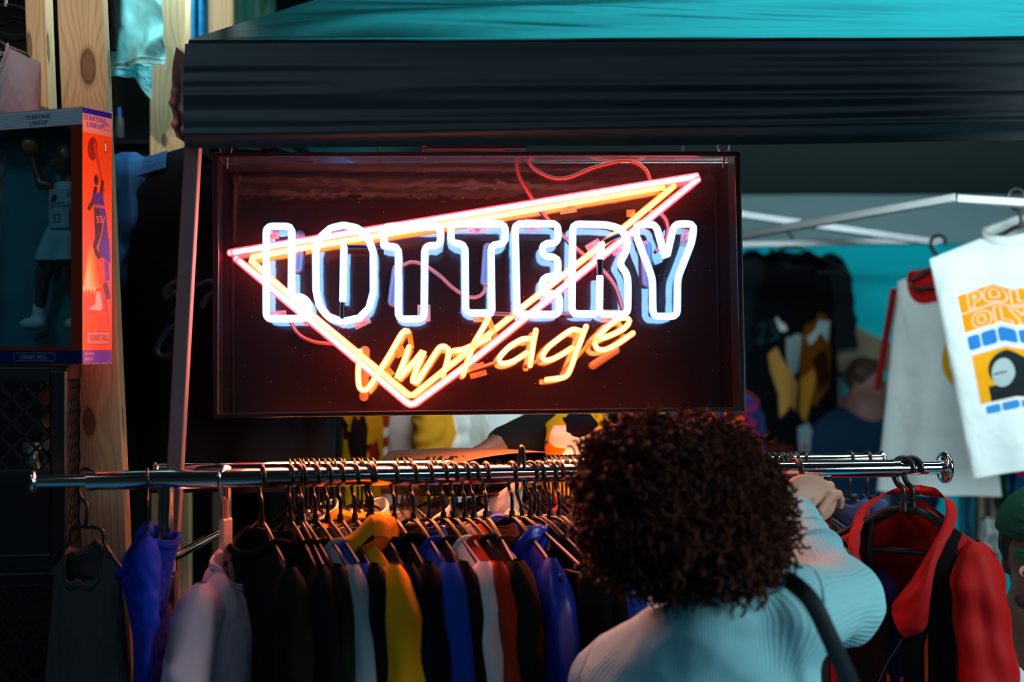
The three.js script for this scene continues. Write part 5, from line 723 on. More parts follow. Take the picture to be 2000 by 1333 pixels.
{
  // cyan sleeve hanging between the posts
  const t = thing('denim_shirt', 'light cyan denim shirt sleeve with a stitched hem, hung between two posts', 'shirt', P(270, 140, 3.05));
  const loc = (px, py, d) => P(px, py, d).sub(t.position);
  const m = cloth(col(0.24, 0.78, 0.86), { bumpMap: TEX.crinkle, bumpScale: 0.01 });
  const sheet = (x0, y0, x1, y1, sl, d, k) => gridGeo(40, 40, (u, v) => { const px = lerp(x0, x1, u) + v * 3 * (u - 0.3), py = lerp(y0, y1 + sl * (u - 0.5), v), p = loc(px, py, d); p.z += 0.03 * Math.sin(u * Math.PI) + 0.014 * Math.sin(u * 9 + 3 * noise3(u * 2, v * 3, k)) + 0.008 * noise3(u * 5, v * 7, k); return [p.x, p.y, p.z, u * 0.4, v * 0.6]; });
  part(t, 'sleeve', sheet(219, -120, 319, 133, -16, 3.05, 1), m); part(t, 'hem', gridGeo(40, 6, (u, v) => { const w = 0.945 + 0.058 * v, p = loc(lerp(219, 319, u) + w * 3 * (u - 0.3), lerp(-120, 133 - 16 * (u - 0.5), w), 3.05); p.z += 0.03 * Math.sin(u * Math.PI) + 0.014 * Math.sin(u * 9 + 3 * noise3(u * 2, w * 3, 1)) + 0.008 * noise3(u * 5, w * 7, 1) + 0.003 + 0.002 * Math.sin(v * 9); return [p.x, p.y, p.z]; }), cloth(col(0.36, 0.85, 0.9)), 'stitched hem');
  part(t, 'under_layer', gridGeo(30, 14, (u, v) => { const p = loc(lerp(216, 294, u), lerp(120, 150 + 42 * smooth(0.55, 1, u), v), 3.09); p.z += 0.012 * Math.sin(u * 11); return [p.x, p.y, p.z]; }), m);
  part(t, 'body', sheet(150, -260, 330, -40, 0, 3.1, 4), m);
  const dk = thing('dark_garment', 'dark sleeve end hanging beside the cyan denim sleeve', 'garment', P(221, 98, 3.0)); part(dk, 'sleeve', gridGeo(20, 20, (u, v) => { const th = u * 6.283; const p = P(219 + 9 * Math.cos(th) * (1 - 0.1 * v), lerp(-100, 98, v), 3.0).sub(dk.position); return [p.x, p.y, p.z + 0.012 * Math.sin(th)]; }, true), K.black);
  const lt = thing('dark_bottle', 'slim dark bottle with a bright blue cap in the shade between the posts', 'bottle', P(233, 272, 3.6)); part(lt, 'body', new THREE.LatheGeometry([[0, 0], [0.011, 0], [0.012, 0.005], [0.011, 0.05], [0.006, 0.058]].map(([a, b]) => new THREE.Vector2(a, b)), 16), std(col(0.14, 0.15, 0.15), 0.4)); part(lt, 'cap', new THREE.CylinderGeometry(0.004, 0.004, 0.022, 12).translate(0, 0.069, 0), std(col(0.05, 0.3, 0.85), 0.4));
  const sh = thing('wall_shelf', 'narrow dark shelf board between the posts carrying the slim bottle', 'shelf', P(245, 276, 3.62)); part(sh, 'board', box(0.2, 0.012, 0.12, 0, -0.008, -0.02), M.black); part(sh, 'bracket', box(0.012, 0.1, 0.1, 0, -0.06, -0.03), M.black); 
}
{
  const p = P(-40, -10, 2.68);
  hanger('hanger in the grey sweatshirt at the edge of the timber wall', p, 0.25, { half: 0.085, drop: 0.03, rail: 0.01 });
  garment('sweatshirt', 'lavender grey sweatshirt hung above the toy box at the picture edge', 'sweatshirt', p, 0.25, { W: 0.11, len: 0.42, drop: 0.05, T: 0.05, neckW: 0.05, sleeve: 0, mat: cloth(col(0.34, 0.28, 0.33)), seed: 19, flare: 0.0, fold: 0.008 });
  const d = P(10, -60, 3.1), tex = canvasTex(256, 256, (x, w, h) => { x.fillStyle = '#07090a'; x.fillRect(0, 0, w, h); x.strokeStyle = '#8a9a14'; x.lineWidth = 7; x.lineCap = 'round'; x.beginPath(); x.moveTo(40, 150); x.bezierCurveTo(60, 60, 110, 200, 120, 110); x.bezierCurveTo(140, 40, 190, 190, 210, 120); x.stroke(); x.beginPath(); x.moveTo(60, 190); x.bezierCurveTo(110, 150, 150, 230, 220, 180); x.stroke(); });
  hanger('hanger of the black shirt with a yellow-green scrawl', d, 0, { half: 0.16, rail: 0.01 }); garment('shirt', 'black shirt with a yellow-green scrawl high above the toy box', 'shirt', d, 0, { W: 0.18, len: 0.4, T: 0.03, sleeve: 0, mat: K.black, frontMat: cloth(col(1, 1, 1), { map: tex }), seed: 23 });
  for (const [x0, x1, c, l, d2] of [[372, 406, [0.03, 0.3, 0.55], 'blue cloth strip hung beside the post behind the tent corner', 3.5], [460, 540, [0.15, 0.5, 0.42], 'sea-green cloth hung behind the tent corner', 3.9]]) { const a = P(x0, -80, d2), b = P(x1, 140, d2), t = thing('hanging_cloth', l, 'cloth', V((a.x + b.x) / 2, b.y, a.z)); part(t, 'cloth', gridGeo(30, 10, (u, v) => [(u - 0.5) * (b.x - a.x), (a.y - b.y) * (1 - v), 0.015 * Math.sin(u * 14), u, v]), cloth(col(...c))); part(t, 'cloth_clip', box(0.02, 0.05, 0.02, 0, a.y - b.y + 0.01, 0), M.black); }
  structure('trim_1', box(3.4, 0.05, 0.05, -1.4, 2.75, -3.98), std(col(0.3, 0.24, 0.16), 0.8));
}
// ---------------------------------------------------------------- people
const skinMat = (c) => phys(c, 0.5, { sheen: 0.15, sheenColor: c });
// fingers of a hand: each a chain of three bones
function handField(wrist, palmDir, spread, up, size, curl, thumbSide) {
  // palmDir: towards the fingers; spread: from index to little finger; up: back of the hand
  const f = [], knuck = wrist.clone().addScaledVector(palmDir, 0.085 * size), bones = [];
  f.push((() => { const c = wrist.clone().addScaledVector(palmDir, 0.05 * size), m = new THREE.Matrix4().makeBasis(palmDir, spread, up), q = new THREE.Quaternion().setFromRotationMatrix(m); return ell(c, 0.052 * size, 0.041 * size, 0.015 * size, q); })());
  const L = [0.92, 1, 0.95, 0.76];
  for (let i = 0; i < 4; i++) {
    const s = (i - 1.5) * 0.0205 * size; let p = knuck.clone().addScaledVector(spread, s).addScaledVector(palmDir, (i === 3 ? -0.012 : i === 0 ? -0.004 : 0) * size), d = palmDir.clone().addScaledVector(spread, (i - 1.5) * 0.08).normalize(), r = 0.0088 * size * (i === 3 ? 0.86 : 1);
    const ax = d.clone().cross(up).normalize();
    const c0 = p.clone().addScaledVector(palmDir, -0.05 * size);
    f.push(cap(c0, p, r * 0.9, r * 1.12));
    for (let k = 0; k < 3; k++) { d = d.clone().applyAxisAngle(ax, -curl[i] * (k === 0 ? 0.7 : k === 1 ? 1 : 0.7)); const q = p.clone().addScaledVector(d, [0.043, 0.027, 0.021][k] * size * L[i]); f.push(cap(p, q, r * (1 - 0.08 * k), r * (0.93 - 0.08 * k))); p = q; }
  }
  const t0 = wrist.clone().addScaledVector(palmDir, 0.022 * size).addScaledVector(spread, -0.03 * size * thumbSide), t1 = t0.clone().addScaledVector(palmDir, 0.032 * size).addScaledVector(spread, -0.024 * size * thumbSide).addScaledVector(up, -0.012 * size), t2 = t1.clone().addScaledVector(palmDir, 0.032 * size).addScaledVector(up, -0.014 * size);
  f.push(cap(t0, t1, 0.0125 * size, 0.0105 * size), cap(t1, t2, 0.0105 * size, 0.0085 * size));
  return blend(f, 0.006 * size);
}
function headField(c, fwd, s = 1) {
  const up = V(0, 1, 0), f = fwd.clone().normalize(), r = f.clone().cross(up).normalize(), u = r.clone().cross(f), q = new THREE.Quaternion().setFromRotationMatrix(new THREE.Matrix4().makeBasis(r, u, f.clone().negate())), at = (x, y, z) => c.clone().addScaledVector(r, x * s).addScaledVector(u, y * s).addScaledVector(f, z * s);
  const list = [ell(at(0, 0.03, -0.012), 0.074 * s, 0.088 * s, 0.094 * s, q), ell(at(0, -0.042, 0.025), 0.058 * s, 0.066 * s, 0.064 * s, q), ell(at(0, -0.012, 0.094), 0.012 * s, 0.02 * s, 0.018 * s, q), ell(at(0, -0.092, 0.062), 0.024 * s, 0.018 * s, 0.02 * s, q), ell(at(0, -0.055, 0.083), 0.022 * s, 0.006 * s, 0.008 * s, q), ell(at(0, -0.066, 0.081), 0.018 * s, 0.006 * s, 0.008 * s, q), ell(at(0.03, 0.022, 0.078), 0.02 * s, 0.006 * s, 0.01 * s, q), ell(at(-0.03, 0.022, 0.078), 0.02 * s, 0.006 * s, 0.01 * s, q), ell(at(0.076, -0.01, -0.01), 0.009 * s, 0.03 * s, 0.018 * s, q), ell(at(-0.076, -0.01, -0.01), 0.009 * s, 0.03 * s, 0.018 * s, q)];
  return { field: blend(list, 0.014 * s), at, q };
}
function eyes(parent, h, s = 1) { for (const x of [-0.031, 0.031]) { const p = h.at(x, 0.002, 0.076); const e = part(parent, 'eye', rel(new THREE.SphereGeometry(0.0115 * s, 14, 10).translate(p.x, p.y, p.z), parent), std(col(0.8, 0.8, 0.78), 0.2)); const i = h.at(x, 0.002, 0.0865); part(e, 'iris', rel(new THREE.SphereGeometry(0.0042 * s, 10, 8).translate(i.x, i.y, i.z), parent), std(col(0.03, 0.015, 0.01), 0.2)); } }
// ---- the shopper
{
  const t = thing('person', 'shopper with big curly dark hair and pale ribbed sweater, one hand raised to a hanger', 'person', V(0.29, 0, -2.14));
  const skin = skinMat(col(0.56, 0.28, 0.19));
  const head = P(1318, 985, 2.15), fwd = V(-0.62, -0.42, -0.66), H = headField(head, fwd, 0.98);
  const neckLow = P(1400, 1172, 2.12), SR = P(1530, 1205, 2.13), ER = P(1634, 1172, 2.38), WR = P(1556, 1012, 2.56), SL = P(1196, 1345, 2.24), EL = P(1168, 1500, 2.42), WL = P(1212, 1262, 2.60);
  const chest = V(0.285, 1.14, -2.17), waist = V(0.29, 0.98, -2.13), hips = V(0.29, 0.86, -2.12), mid = SL.clone().lerp(SR, 0.5);
  const legs = [[V(0.21, 0.84, -2.12), V(0.2, 0.46, -2.16), V(0.2, 0.09, -2.13)], [V(0.37, 0.84, -2.12), V(0.39, 0.46, -2.15), V(0.4, 0.09, -2.1)]];
  const handDir = V(0.5, 0.44, -0.74).normalize(), hup = V(-0.15, 0.75, 0.6); hup.addScaledVector(handDir, -hup.dot(handDir)).normalize(); const sp = handDir.clone().cross(hup).normalize();
  const hand = handField(WR.clone().addScaledVector(handDir, 0.012), handDir, sp, hup, 1.06, [0.42, 0.5, 0.55, 0.6], 1);
  const hdL = V(0.1, 0.85, -0.4).normalize(), spL = V(-0.95, 0.1, -0.1); spL.addScaledVector(hdL, -spL.dot(hdL)).normalize(); const hupL = spL.clone().cross(hdL).normalize(); const handL = handField(WL, hdL, spL, hupL, 0.92, [0.7, 0.75, 0.8, 0.8], 1);
  const trunk = blend([cap(neckLow, head.clone().add(V(0.015, -0.05, 0.0)), 0.052, 0.05), cap(neckLow, chest, 0.07, 0.10), cap(chest, hips, 0.10, 0.12), cap(SL, SR, 0.05, 0.05), cap(SR, ER, 0.045, 0.037), cap(ER, WR, 0.036, 0.026), cap(SL, EL, 0.045, 0.036), cap(EL, WL, 0.035, 0.025), ...legs.flatMap(([a, b, c]) => [cap(a, b, 0.085, 0.055), cap(b, c, 0.055, 0.036)])], 0.03);
  const body = merge([nets((x, y, z) => Math.min(smin(trunk(x, y, z), H.field(x, y, z), 0.02), 9), V(0.0, 0.05, -2.75), V(0.68, 1.72, -1.9), 0.011), nets(hand, WR.clone().addScalar(-0.16), WR.clone().addScalar(0.17), 0.0034), nets(handL, WL.clone().addScalar(-0.13), WL.clone().addScalar(0.14), 0.004)]);
  part(t, 'body', rel(body, t), skin); eyes(t, H, 0.98);
  // sweater
  const bones = [[SR, ER, 0.07], [ER, WR, 0.052], [SL, EL, 0.066], [hips, V(0.285, 1.36, -2.13), 0.17]];
  const sleeveR = blend([cap(SR, ER, 0.078, 0.064), cap(ER, ER.clone().lerp(WR, 0.86), 0.063, 0.040), ell(ER.clone().add(V(0.012, -0.004, 0.0)), 0.066, 0.07, 0.066)], 0.03);
  const cuffR = cap(ER.clone().lerp(WR, 0.82), ER.clone().lerp(WR, 1.0), 0.037, 0.039);
  const torso = blend([cap(SL.clone().lerp(SR, 0.12), SL.clone().lerp(SR, 0.88), 0.066, 0.07), ell(chest.clone().add(V(0.0, 0.03, 0)), 0.185, 0.16, 0.12), ell(chest.clone().add(V(0.045, 0.10, 0.015)), 0.13, 0.12, 0.10), ell(waist, 0.175, 0.18, 0.125), ell(hips, 0.185, 0.12, 0.135), cap(neckLow.clone().add(V(0, -0.02, 0)), chest, 0.075, 0.11), cap(SL.clone().lerp(SR, 0.1), neckLow.clone().add(V(-0.02, -0.045, 0)), 0.06, 0.055)], 0.05);
  const sleeveL = blend([cap(SL, EL, 0.07, 0.058), cap(EL, EL.clone().lerp(WL, 0.9), 0.056, 0.036)], 0.03);
  const neckPlane = neckLow.clone().add(V(0, 0.004, 0)), nn = V(-0.28, 0.9, -0.2).normalize();
  const wr = (x, y, z) => 0.0035 * noise3(x * 13 + y * 6, y * 18, z * 13) + 0.0022 * noise3(x * 34, y * 40, z * 30);
  const sweat = (x, y, z) => { const a = smin(smin(torso(x, y, z), sleeveR(x, y, z), 0.022), sleeveL(x, y, z), 0.03) + wr(x, y, z); const q = smin(a, cuffR(x, y, z), 0.008); const dn = Math.hypot(x - neckPlane.x, z - neckPlane.z); return Math.max(q, dn < 0.115 ? (x - neckPlane.x) * nn.x + (y - neckPlane.y) * nn.y + (z - neckPlane.z) * nn.z - 0.012 : -1, 0.78 - y); };
  const uvf = boneUV(bones);
  const sw = phys(col(0.27, 0.60, 0.66), 0.9, { bumpMap: rep(TEX.rib, 28, 14), bumpScale: 0.0009, specularIntensity: 0.3 });
  part(t, 'sweater', rel(nets(sweat, V(-0.02, 0.76, -2.72), V(0.68, 1.5, -1.92), 0.0062, uvf), t), sw, 'pale ribbed sweater');
  const ringAt = (c, d, r1, rr, name) => { const g = new THREE.TorusGeometry(r1, rr, 10, 60); g.applyQuaternion(new THREE.Quaternion().setFromUnitVectors(V(0, 0, 1), d.clone().normalize())); part(t, name, rel(g.translate(c.x, c.y, c.z), t), sw); };
  ringAt(ER.clone().lerp(WR, 0.99), WR.clone().sub(ER), 0.034, 0.0055, 'cuff_edge'); ringAt(ER.clone().lerp(WR, 0.56), WR.clone().sub(ER), 0.0475, 0.006, 'sleeve_fold'); ringAt(ER.clone().lerp(WR, 0.76), WR.clone().sub(ER), 0.041, 0.003, 'sleeve_fold'); ringAt(neckLow.clone().add(V(0, -0.008, 0)), nn, 0.066, 0.008, 'neckband');
  // strap of the shoulder bag over the arm side
  const strapPts = [P(1500, 1128, 2.19), P(1545, 1137, 2.072), P(1585, 1175, 2.035), P(1618, 1240, 2.03), P(1645, 1300, 2.04), P(1672, 1360, 2.06), P(1700, 1440, 2.08), P(1715, 1560, 2.1)], sc = new THREE.CatmullRomCurve3(strapPts);
  part(t, 'bag_strap', rel(gridGeo(4, 60, (u, v) => { const p = sc.getPoint(v), d = sc.getTangent(v), s = d.clone().cross(V(-0.2, 0.25, 1)).normalize(); p.addScaledVector(s, (u - 0.5) * 0.026); p.z += 0.003 * Math.sin(u * Math.PI); return p.toArray(); }), t), std(col(0.008, 0.014, 0.022), 0.6), 'dark shoulder strap');
  const bag = part(t, 'bag', rel(box(0.2, 0.24, 0.07, 0.58, 0.99, -2.1, 0.02), t), std(col(0.03, 0.09, 0.05), 0.7), 'green patterned bag');
  const lf = []; const R2 = rng(3); for (let i = 0; i < 26; i++) { const p = V(0.5 + 0.16 * R2(), 0.9 + 0.2 * R2(), -2.063); lf.push(rel(box(0.006, 0.03 + 0.02 * R2(), 0.002, 0, 0, 0, 0.0008).rotateZ((R2() - 0.5) * 2).translate(p.x, p.y, p.z), t)); } part(bag, 'leaf_print', merge(lf), std(col(0.25, 0.45, 0.2), 0.7));
  const pants = blend([ell(hips, 0.165, 0.13, 0.125), ...legs.flatMap(([a, b, c]) => [cap(a, b, 0.096, 0.07), cap(b, c, 0.07, 0.055)])], 0.03); part(t, 'trousers', rel(nets((x, y, z) => Math.max(pants(x, y, z), 0.11 - y), V(0.05, 0.09, -2.35), V(0.55, 1.0, -1.9), 0.013), t), cloth(col(0.02, 0.025, 0.04)));
  for (const [, , c] of legs) part(t, 'shoe', rel(nets(blend([ell(V(c.x, 0.045, c.z - 0.05), 0.045, 0.045, 0.12), cap(V(c.x, 0.05, c.z), V(c.x, 0.11, c.z), 0.045, 0.045)], 0.02), V(c.x - 0.08, -0.005, c.z - 0.2), V(c.x + 0.08, 0.18, c.z + 0.1), 0.009), t), std(col(0.02, 0.02, 0.02), 0.6));
  // hair: a dense cap, and curls standing off it
  const hairMat = phys(col(0.085, 0.016, 0.006), 0.6, { specularIntensity: 0.25, transmission: 0.45, thickness: 0 });
  const hc = P(1318, 1000, 2.15), hr = [0.104, 0.092, 0.105], hf = blend([ell(hc, ...hr), ell(P(1308, 972, 2.15), 0.09, 0.082, 0.10), ell(P(1390, 1055, 2.12), 0.075, 0.055, 0.075), ell(P(1228, 1030, 2.15), 0.04, 0.06, 0.065), ell(P(1255, 940, 2.15), 0.045, 0.04, 0.06), ell(P(1410, 1005, 2.14), 0.05, 0.08, 0.085)], 0.03);
  const lump = (x, y, z) => hf(x, y, z) + 0.008 * noise3(x * 20, y * 20, z * 20);
  const cut = (x, y, z) => { const dx = x - head.x, dy = y - head.y, dz = z - head.z, f = fwd.clone().normalize(); return (dx * f.x + dy * f.y + dz * f.z) - 0.055; };
  const hairGeo = nets((x, y, z) => Math.max(lump(x, y, z), Math.min(cut(x, y, z), 0.05 - Math.hypot(0, 0))), V(-0.02, 1.26, -2.38), V(0.48, 1.74, -1.92), 0.006);
  const hair = part(t, 'hair', rel(hairGeo, t), hairMat, 'big dark curly hair');
  // curls
  const R = rng(21), variants = [];
  for (let k = 0; k < 4; k++) { const pts = [], turns = 1.2 + 0.5 * k, rad = 0.006 + 0.002 * (k % 3), L = 0.036 + 0.009 * k; for (let i = 0; i <= 18; i++) { const s = i / 18, a = s * turns * 6.283 + k; pts.push(V(Math.cos(a) * rad * (0.4 + 0.6 * s), s * L, Math.sin(a) * rad * (0.4 + 0.6 * s))); } variants.push(new THREE.TubeGeometry(new THREE.CatmullRomCurve3(pts), 26, 0.0013 + 0.0003 * (k % 2), 5)); }
  const P0 = hairGeo.attributes.position, N0 = hairGeo.attributes.normal, per = 2600;
  variants.forEach((g, k) => {
    const im = new THREE.InstancedMesh(g, hairMat, per), m = new THREE.Matrix4(), qq = new THREE.Quaternion(), n = V(0, 0, 0), c = new THREE.Color();
    for (let i = 0; i < per; i++) { const j = Math.floor(R() * P0.count); n.set(N0.getX(j) + (R() - 0.5) * 1.3, N0.getY(j) + (R() - 0.6) * 1.3, N0.getZ(j) + (R() - 0.5) * 1.3).normalize(); qq.setFromUnitVectors(V(0, 1, 0), n); const s = 0.7 + 0.6 * R(); m.compose(V(P0.getX(j), P0.getY(j), P0.getZ(j))  .addScaledVector(V(N0.getX(j), N0.getY(j), N0.getZ(j)), -0.012), qq, V(s, s, s)); im.setMatrixAt(i, m); const b = 0.6 + 0.8 * R(); im.setColorAt(i, c.setRGB(b, b, b)); }
    im.name = 'hair_curl'; im.userData.kind = 'stuff'; shadows(im); hair.add(im);
  });
}
// ---- the stallholder bending behind the rails, head hidden by the sign
{
  const t = thing('person', 'person in a black T-shirt bending behind the rails, bare arm reaching to the hooks', 'person', V(0.22, 0, -3.2));
  const skin = skinMat(col(0.10, 0.05, 0.03)), at = (x, y, d) => P(x, y, d);
  const SLh = at(1085, 868, 3.12), EB = at(985, 880, 3.02), HD = at(905, 908, 2.96), SRh = at(1225, 872, 3.3), hd = at(1150, 700, 3.16), nk = at(1145, 800, 3.2), hip = V(0.3, 0.95, -3.35), wl = at(1225, 1000, 3.15);
  const H = headField(hd, V(-0.3, -0.3, 1));
  const hD = HD.clone().sub(EB).normalize(), sp = V(0, 0.2, 1).addScaledVector(hD, 0).normalize(), hu = sp.clone().cross(hD).normalize();
  const body = blend([cap(nk, hd, 0.055, 0.05), cap(SLh, SRh, 0.06, 0.06), cap(nk, hip, 0.10, 0.12), cap(SLh, EB, 0.045, 0.036), cap(EB, HD, 0.036, 0.025), cap(SRh, wl, 0.05, 0.04), cap(wl, wl.clone().add(V(0, -0.15, 0.15)), 0.038, 0.026), cap(V(0.2, 0.9, -3.35), V(0.2, 0.06, -3.35), 0.085, 0.045), cap(V(0.4, 0.9, -3.35), V(0.4, 0.06, -3.35), 0.085, 0.045)], 0.03);
  part(t, 'body', rel(merge([nets((x, y, z) => smin(body(x, y, z), H.field(x, y, z), 0.02), V(-0.2, 0.0, -3.6), V(0.6, 1.9, -2.85), 0.016), nets(handField(HD, hD, sp, hu, 1, [0.5, 0.5, 0.5, 0.5], 1), HD.clone().addScalar(-0.17), HD.clone().addScalar(0.17), 0.006)]), t), skin); eyes(t, H);
  const sh = blend([cap(SLh.clone().add(V(0.02, 0.0, 0)), SRh, 0.088, 0.088), ell(at(1150, 900, 3.25), 0.17, 0.13, 0.12), ell(at(1160, 1050, 3.3), 0.18, 0.25, 0.13), cap(SLh, SLh.clone().lerp(EB, 0.9), 0.085, 0.055), cap(SRh, SRh.clone().lerp(wl, 0.5), 0.085, 0.07)], 0.04);
  part(t, 't_shirt', rel(nets((x, y, z) => Math.max(sh(x, y, z) + 0.004 * noise3(x * 12, y * 12, z * 12), 0.9 - y), V(-0.25, 0.88, -3.6), V(0.62, 1.75, -2.9), 0.012), t), cloth(col(0.008, 0.007, 0.007)));
  part(t, 'trousers', rel(nets(blend([ell(V(0.3, 0.9, -3.35), 0.17, 0.12, 0.13), cap(V(0.2, 0.88, -3.35), V(0.2, 0.06, -3.35), 0.1, 0.06), cap(V(0.4, 0.88, -3.35), V(0.4, 0.06, -3.35), 0.1, 0.06)], 0.03), V(0.05, 0, -3.55), V(0.55, 1.05, -3.15), 0.018), t), cloth(col(0.015, 0.017, 0.02)));
  part(t, 'hair', rel(nets((x, y, z) => Math.max(ell(hd.clone().add(V(0, 0.03, -0.015)), 0.084, 0.095, 0.1)(x, y, z), -(y - hd.y - 0.01) * 0.8), V(hd.x - 0.12, hd.y - 0.1, hd.z - 0.14), V(hd.x + 0.12, hd.y + 0.16, hd.z + 0.14), 0.01), t), std(col(0.012, 0.01, 0.009), 0.6));
}
// ---- a person far inside the tent, and the man in the cap at the edge
function bystander(label, o) {
  const { hd, fwd, base, skinC, hairC, topC, cap: capC, beard } = o, t = thing('person', label, 'person', V(hd.x, base, hd.z)), s = o.s || 1, H = headField(hd, fwd, s);
  const nk = hd.clone().add(V(0, -0.12 * s, 0)), L = hd.clone().add(V(-0.19 * s, -0.25 * s, 0)), Rr = hd.clone().add(V(0.19 * s, -0.25 * s, 0)), hip = hd.clone().add(V(0, -0.72 * s, 0.02)), lE = L.clone().add(V(-0.05, -0.28 * s, 0.03)), rE = Rr.clone().add(V(0.05, -0.28 * s, 0.03)), lH = lE.clone().add(V(0.04, -0.2 * s, 0.1)), rH = rE.clone().add(V(-0.04, -0.2 * s, 0.1)), y0 = base + 0.06;
  const legs = [[-0.1], [0.1]].map(([x]) => [V(hip.x + x, hip.y, hip.z), o.sit ? V(hip.x + x, hip.y - 0.02, hip.z + 0.4) : V(hip.x + x, (hip.y + y0) / 2, hip.z), o.sit ? V(hip.x + x, y0, hip.z + 0.42) : V(hip.x + x, y0, hip.z)]);
  const hands = [lH, rH].map((p, i) => handField(p, V(0, -0.8, 0.6), V(i ? -0.7 : 0.7, 0.3, 0.5).normalize(), V(i ? 1 : -1, 0, 0), s, [0.3, 0.35, 0.4, 0.4], 1));
  const body = blend([cap(nk, hd, 0.055 * s, 0.05 * s), cap(L, Rr, 0.05, 0.05), cap(nk, hip, 0.09, 0.11), cap(L, lE, 0.045, 0.038), cap(lE, lH, 0.037, 0.027), cap(Rr, rE, 0.045, 0.038), cap(rE, rH, 0.037, 0.027), ...legs.flatMap(([a, b, c]) => [cap(a, b, 0.08, 0.055), cap(b, c, 0.055, 0.04)])], 0.03);
  const lo = V(hd.x - 0.36, base, hd.z - 0.3), hi = V(hd.x + 0.36, hd.y + 0.16, hd.z + 0.6);
  part(t, 'body', rel(merge([nets((x, y, z) => smin(body(x, y, z), H.field(x, y, z), 0.02), lo, hi, 0.016), ...hands.map((h, i) => nets(h, [lH, rH][i].clone().addScalar(-0.18), [lH, rH][i].clone().addScalar(0.18), 0.007))]), t), skinMat(skinC)); eyes(t, H, s);
  const top = blend([cap(L, Rr, 0.075, 0.075), ell(hd.clone().add(V(0, -0.4 * s, 0)), 0.19, 0.24, 0.125), ell(hip.clone().add(V(0, 0.05, 0)), 0.18, 0.16, 0.13), cap(L, o.short ? L.clone().lerp(lE, 0.7) : lE, 0.07, 0.055), cap(Rr, o.short ? Rr.clone().lerp(rE, 0.7) : rE, 0.07, 0.055), ...(o.short ? [] : [cap(lE, lH, 0.054, 0.04), cap(rE, rH, 0.054, 0.04)])], 0.04);
  const tp = part(t, o.short ? 't_shirt' : 'jacket', rel(nets((x, y, z) => Math.max(top(x, y, z) + 0.004 * noise3(x * 12, y * 12, z * 12), y - nk.y - (o.short ? 0.01 : 0.035)), lo, hi, 0.014), t), cloth(topC));
  if (o.print) { const g = []; const R = rng(5); o.print.forEach((c, i) => { const gg = gridGeo(8, 8, (u, v) => { const x = hd.x + lerp(-0.17, 0.05, ((i * 7) % 5) / 5) + u * 0.05, y = hd.y - 0.3 * s - 0.035 * i - v * 0.045; let z = hd.z + 0.3; for (let k = 0; k < 40; k++) { const d = top(x, y, z); if (d < 0.001) break; z -= d; } return [x, y, z + 0.006]; }); part(tp, 'print_patch', rel(gg, t), cloth(col(...c))); }); }
  part(t, 'trousers', rel(nets(blend([ell(hip, 0.165, 0.12, 0.125), ...legs.flatMap(([a, b, c]) => [cap(a, b, 0.094, 0.068), cap(b, c, 0.068, 0.056)])], 0.03), lo, hi, 0.02), t), cloth(col(0.016, 0.02, 0.03)));
  const f = H.at(0, 0, 1).sub(hd).normalize();
  const hairF = ell(H.at(0, 0.035, -0.018), 0.088 * s, 0.098 * s, 0.106 * s, H.q);
  part(t, 'hair', rel(nets((x, y, z) => Math.max(hairF(x, y, z) + 0.006 * noise3(x * 50, y * 50, z * 50), ((x - hd.x) * f.x + (y - hd.y) * f.y + (z - hd.z) * f.z) - 0.05 * s + Math.min(0, (y - hd.y - 0.06 * s)) * -0.6), V(hd.x - 0.15, hd.y - 0.13, hd.z - 0.16), V(hd.x + 0.15, hd.y + 0.17, hd.z + 0.16), 0.008), t), std(hairC, 0.6));
  if (beard) { const b = blend([ell(H.at(0, -0.075, 0.045), 0.062 * s, 0.055 * s, 0.055 * s, H.q), ell(H.at(0, -0.13, 0.05), 0.04 * s, 0.05 * s, 0.035 * s, H.q)], 0.02); part(t, 'beard', rel(nets((x, y, z) => b(x, y, z) + 0.005 * noise3(x * 60, y * 60, z * 60), V(hd.x - 0.15, hd.y - 0.25, hd.z - 0.16), V(hd.x + 0.15, hd.y + 0.05, hd.z + 0.16), 0.008), t), std(hairC, 0.7)); }
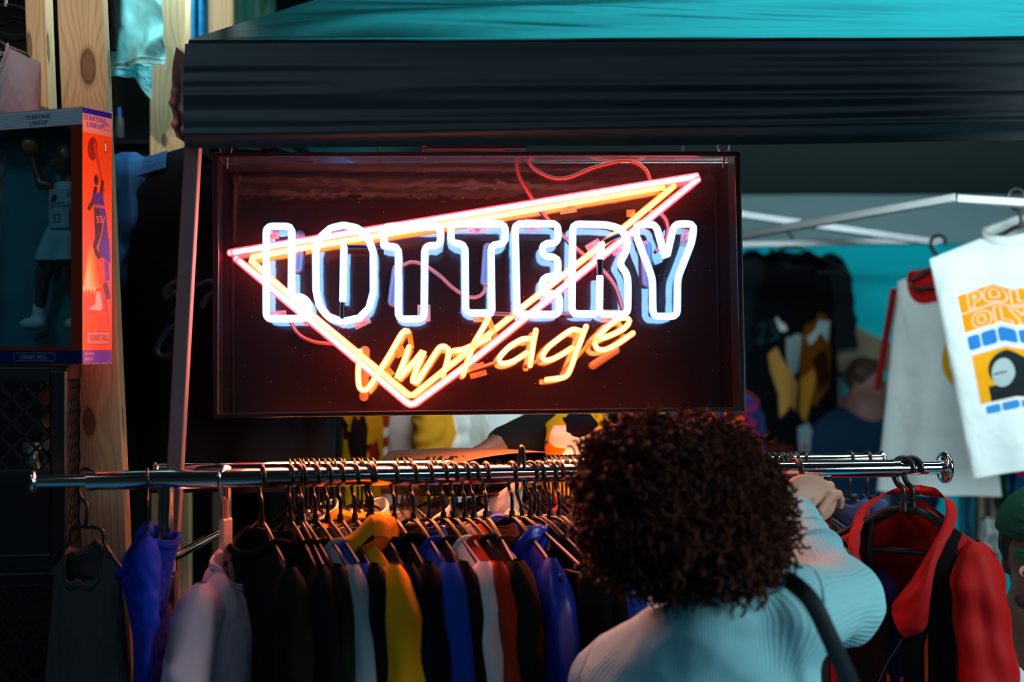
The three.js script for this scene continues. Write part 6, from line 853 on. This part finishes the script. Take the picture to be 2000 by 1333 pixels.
  if (capC) {
    const q = new THREE.Quaternion().setFromRotationMatrix(new THREE.Matrix4().makeBasis(H.at(1, 0, 0).sub(hd).normalize(), H.at(0, 1, 0).sub(hd).normalize(), f)), pc = H.at(0, 0.055, -0.008), cm = cloth(capC);
    const crown = new THREE.SphereGeometry(1, 36, 18, 0, 6.2832, 0, 1.5).scale(0.094 * s, 0.098 * s, 0.108 * s).applyQuaternion(q).translate(pc.x, pc.y, pc.z); const c = part(t, 'cap', rel(crown, t), cm, 'dark green cap with an orange emblem');
    part(c, 'brim', rel(gridGeo(20, 8, (u, v) => { const a = (u - 0.5) * 2.2; return [Math.sin(a) * (0.092 + 0.012 * v) * s, (0.004 - 0.018 * v * v - 0.012 * Math.sin(a) ** 2) * s, (Math.cos(a) * 0.104 + 0.07 * v * Math.cos(a * 0.9)) * s]; }).applyQuaternion(q).translate(pc.x, pc.y, pc.z), t), cm);
    part(c, 'emblem', rel(merge([[0, 0.05, 0.012], [-0.012, 0.038, 0.01], [0.012, 0.04, 0.011], [-0.02, 0.052, 0.008], [0.02, 0.058, 0.007], [0.0, 0.066, 0.009], [-0.026, 0.03, 0.007]].map(([x, y, r]) => { const k = Math.sqrt(Math.max(0.05, 1 - (x / 0.094) ** 2 - (y / 0.098) ** 2)); return new THREE.SphereGeometry(r * s, 10, 8).scale(1, 1, 0.3).translate((x + 0.03) * s, y * s, (0.1 * k + 0.002) * s); })).applyQuaternion(q).translate(pc.x, pc.y, pc.z), t), std(col(0.75, 0.33, 0.02), 0.7));
  }
  return t;
}
bystander('person with short brown hair in a navy jacket deep inside the tent', { hd: P(1692, 752, 5.0), fwd: V(0.55, -0.25, 0.55), base: 0, skinC: col(0.3, 0.14, 0.12), hairC: col(0.06, 0.035, 0.02), topC: col(0.012, 0.05, 0.11), s: 0.72 });
bystander('bearded man in a dark green cap at the edge of the picture', { hd: P(2042, 1095, 2.95), fwd: V(-0.42, -0.2, 0.9), base: 0, skinC: col(0.13, 0.06, 0.035), hairC: col(0.012, 0.009, 0.008), topC: col(0.72, 0.78, 0.8), cap: col(0.006, 0.04, 0.025), beard: true, short: true, sit: true, s: 1.05, print: [[0.45, 0.2, 0.08], [0.02, 0.18, 0.06], [0.5, 0.25, 0.1], [0.02, 0.5, 0.15], [0.02, 0.55, 0.12]] });
{
  const st = thing('stool', 'low wooden stool under the bearded man in the cap', 'stool', V(P(2042, 1095, 2.95).x, 0, -2.93)); part(st, 'seat', box(0.34, 0.04, 0.34, 0, 0.38, 0), std(col(0.2, 0.13, 0.07), 0.7)); for (const x of [-0.13, 0.13]) for (const z of [-0.13, 0.13]) part(st, 'leg', box(0.035, 0.36, 0.035, x, 0.18, z), std(col(0.2, 0.13, 0.07), 0.7));
}
scene.traverse((o) => { if (o.isMesh) { o.castShadow = true; o.receiveShadow = true; } });
renderer.render(scene, camera);
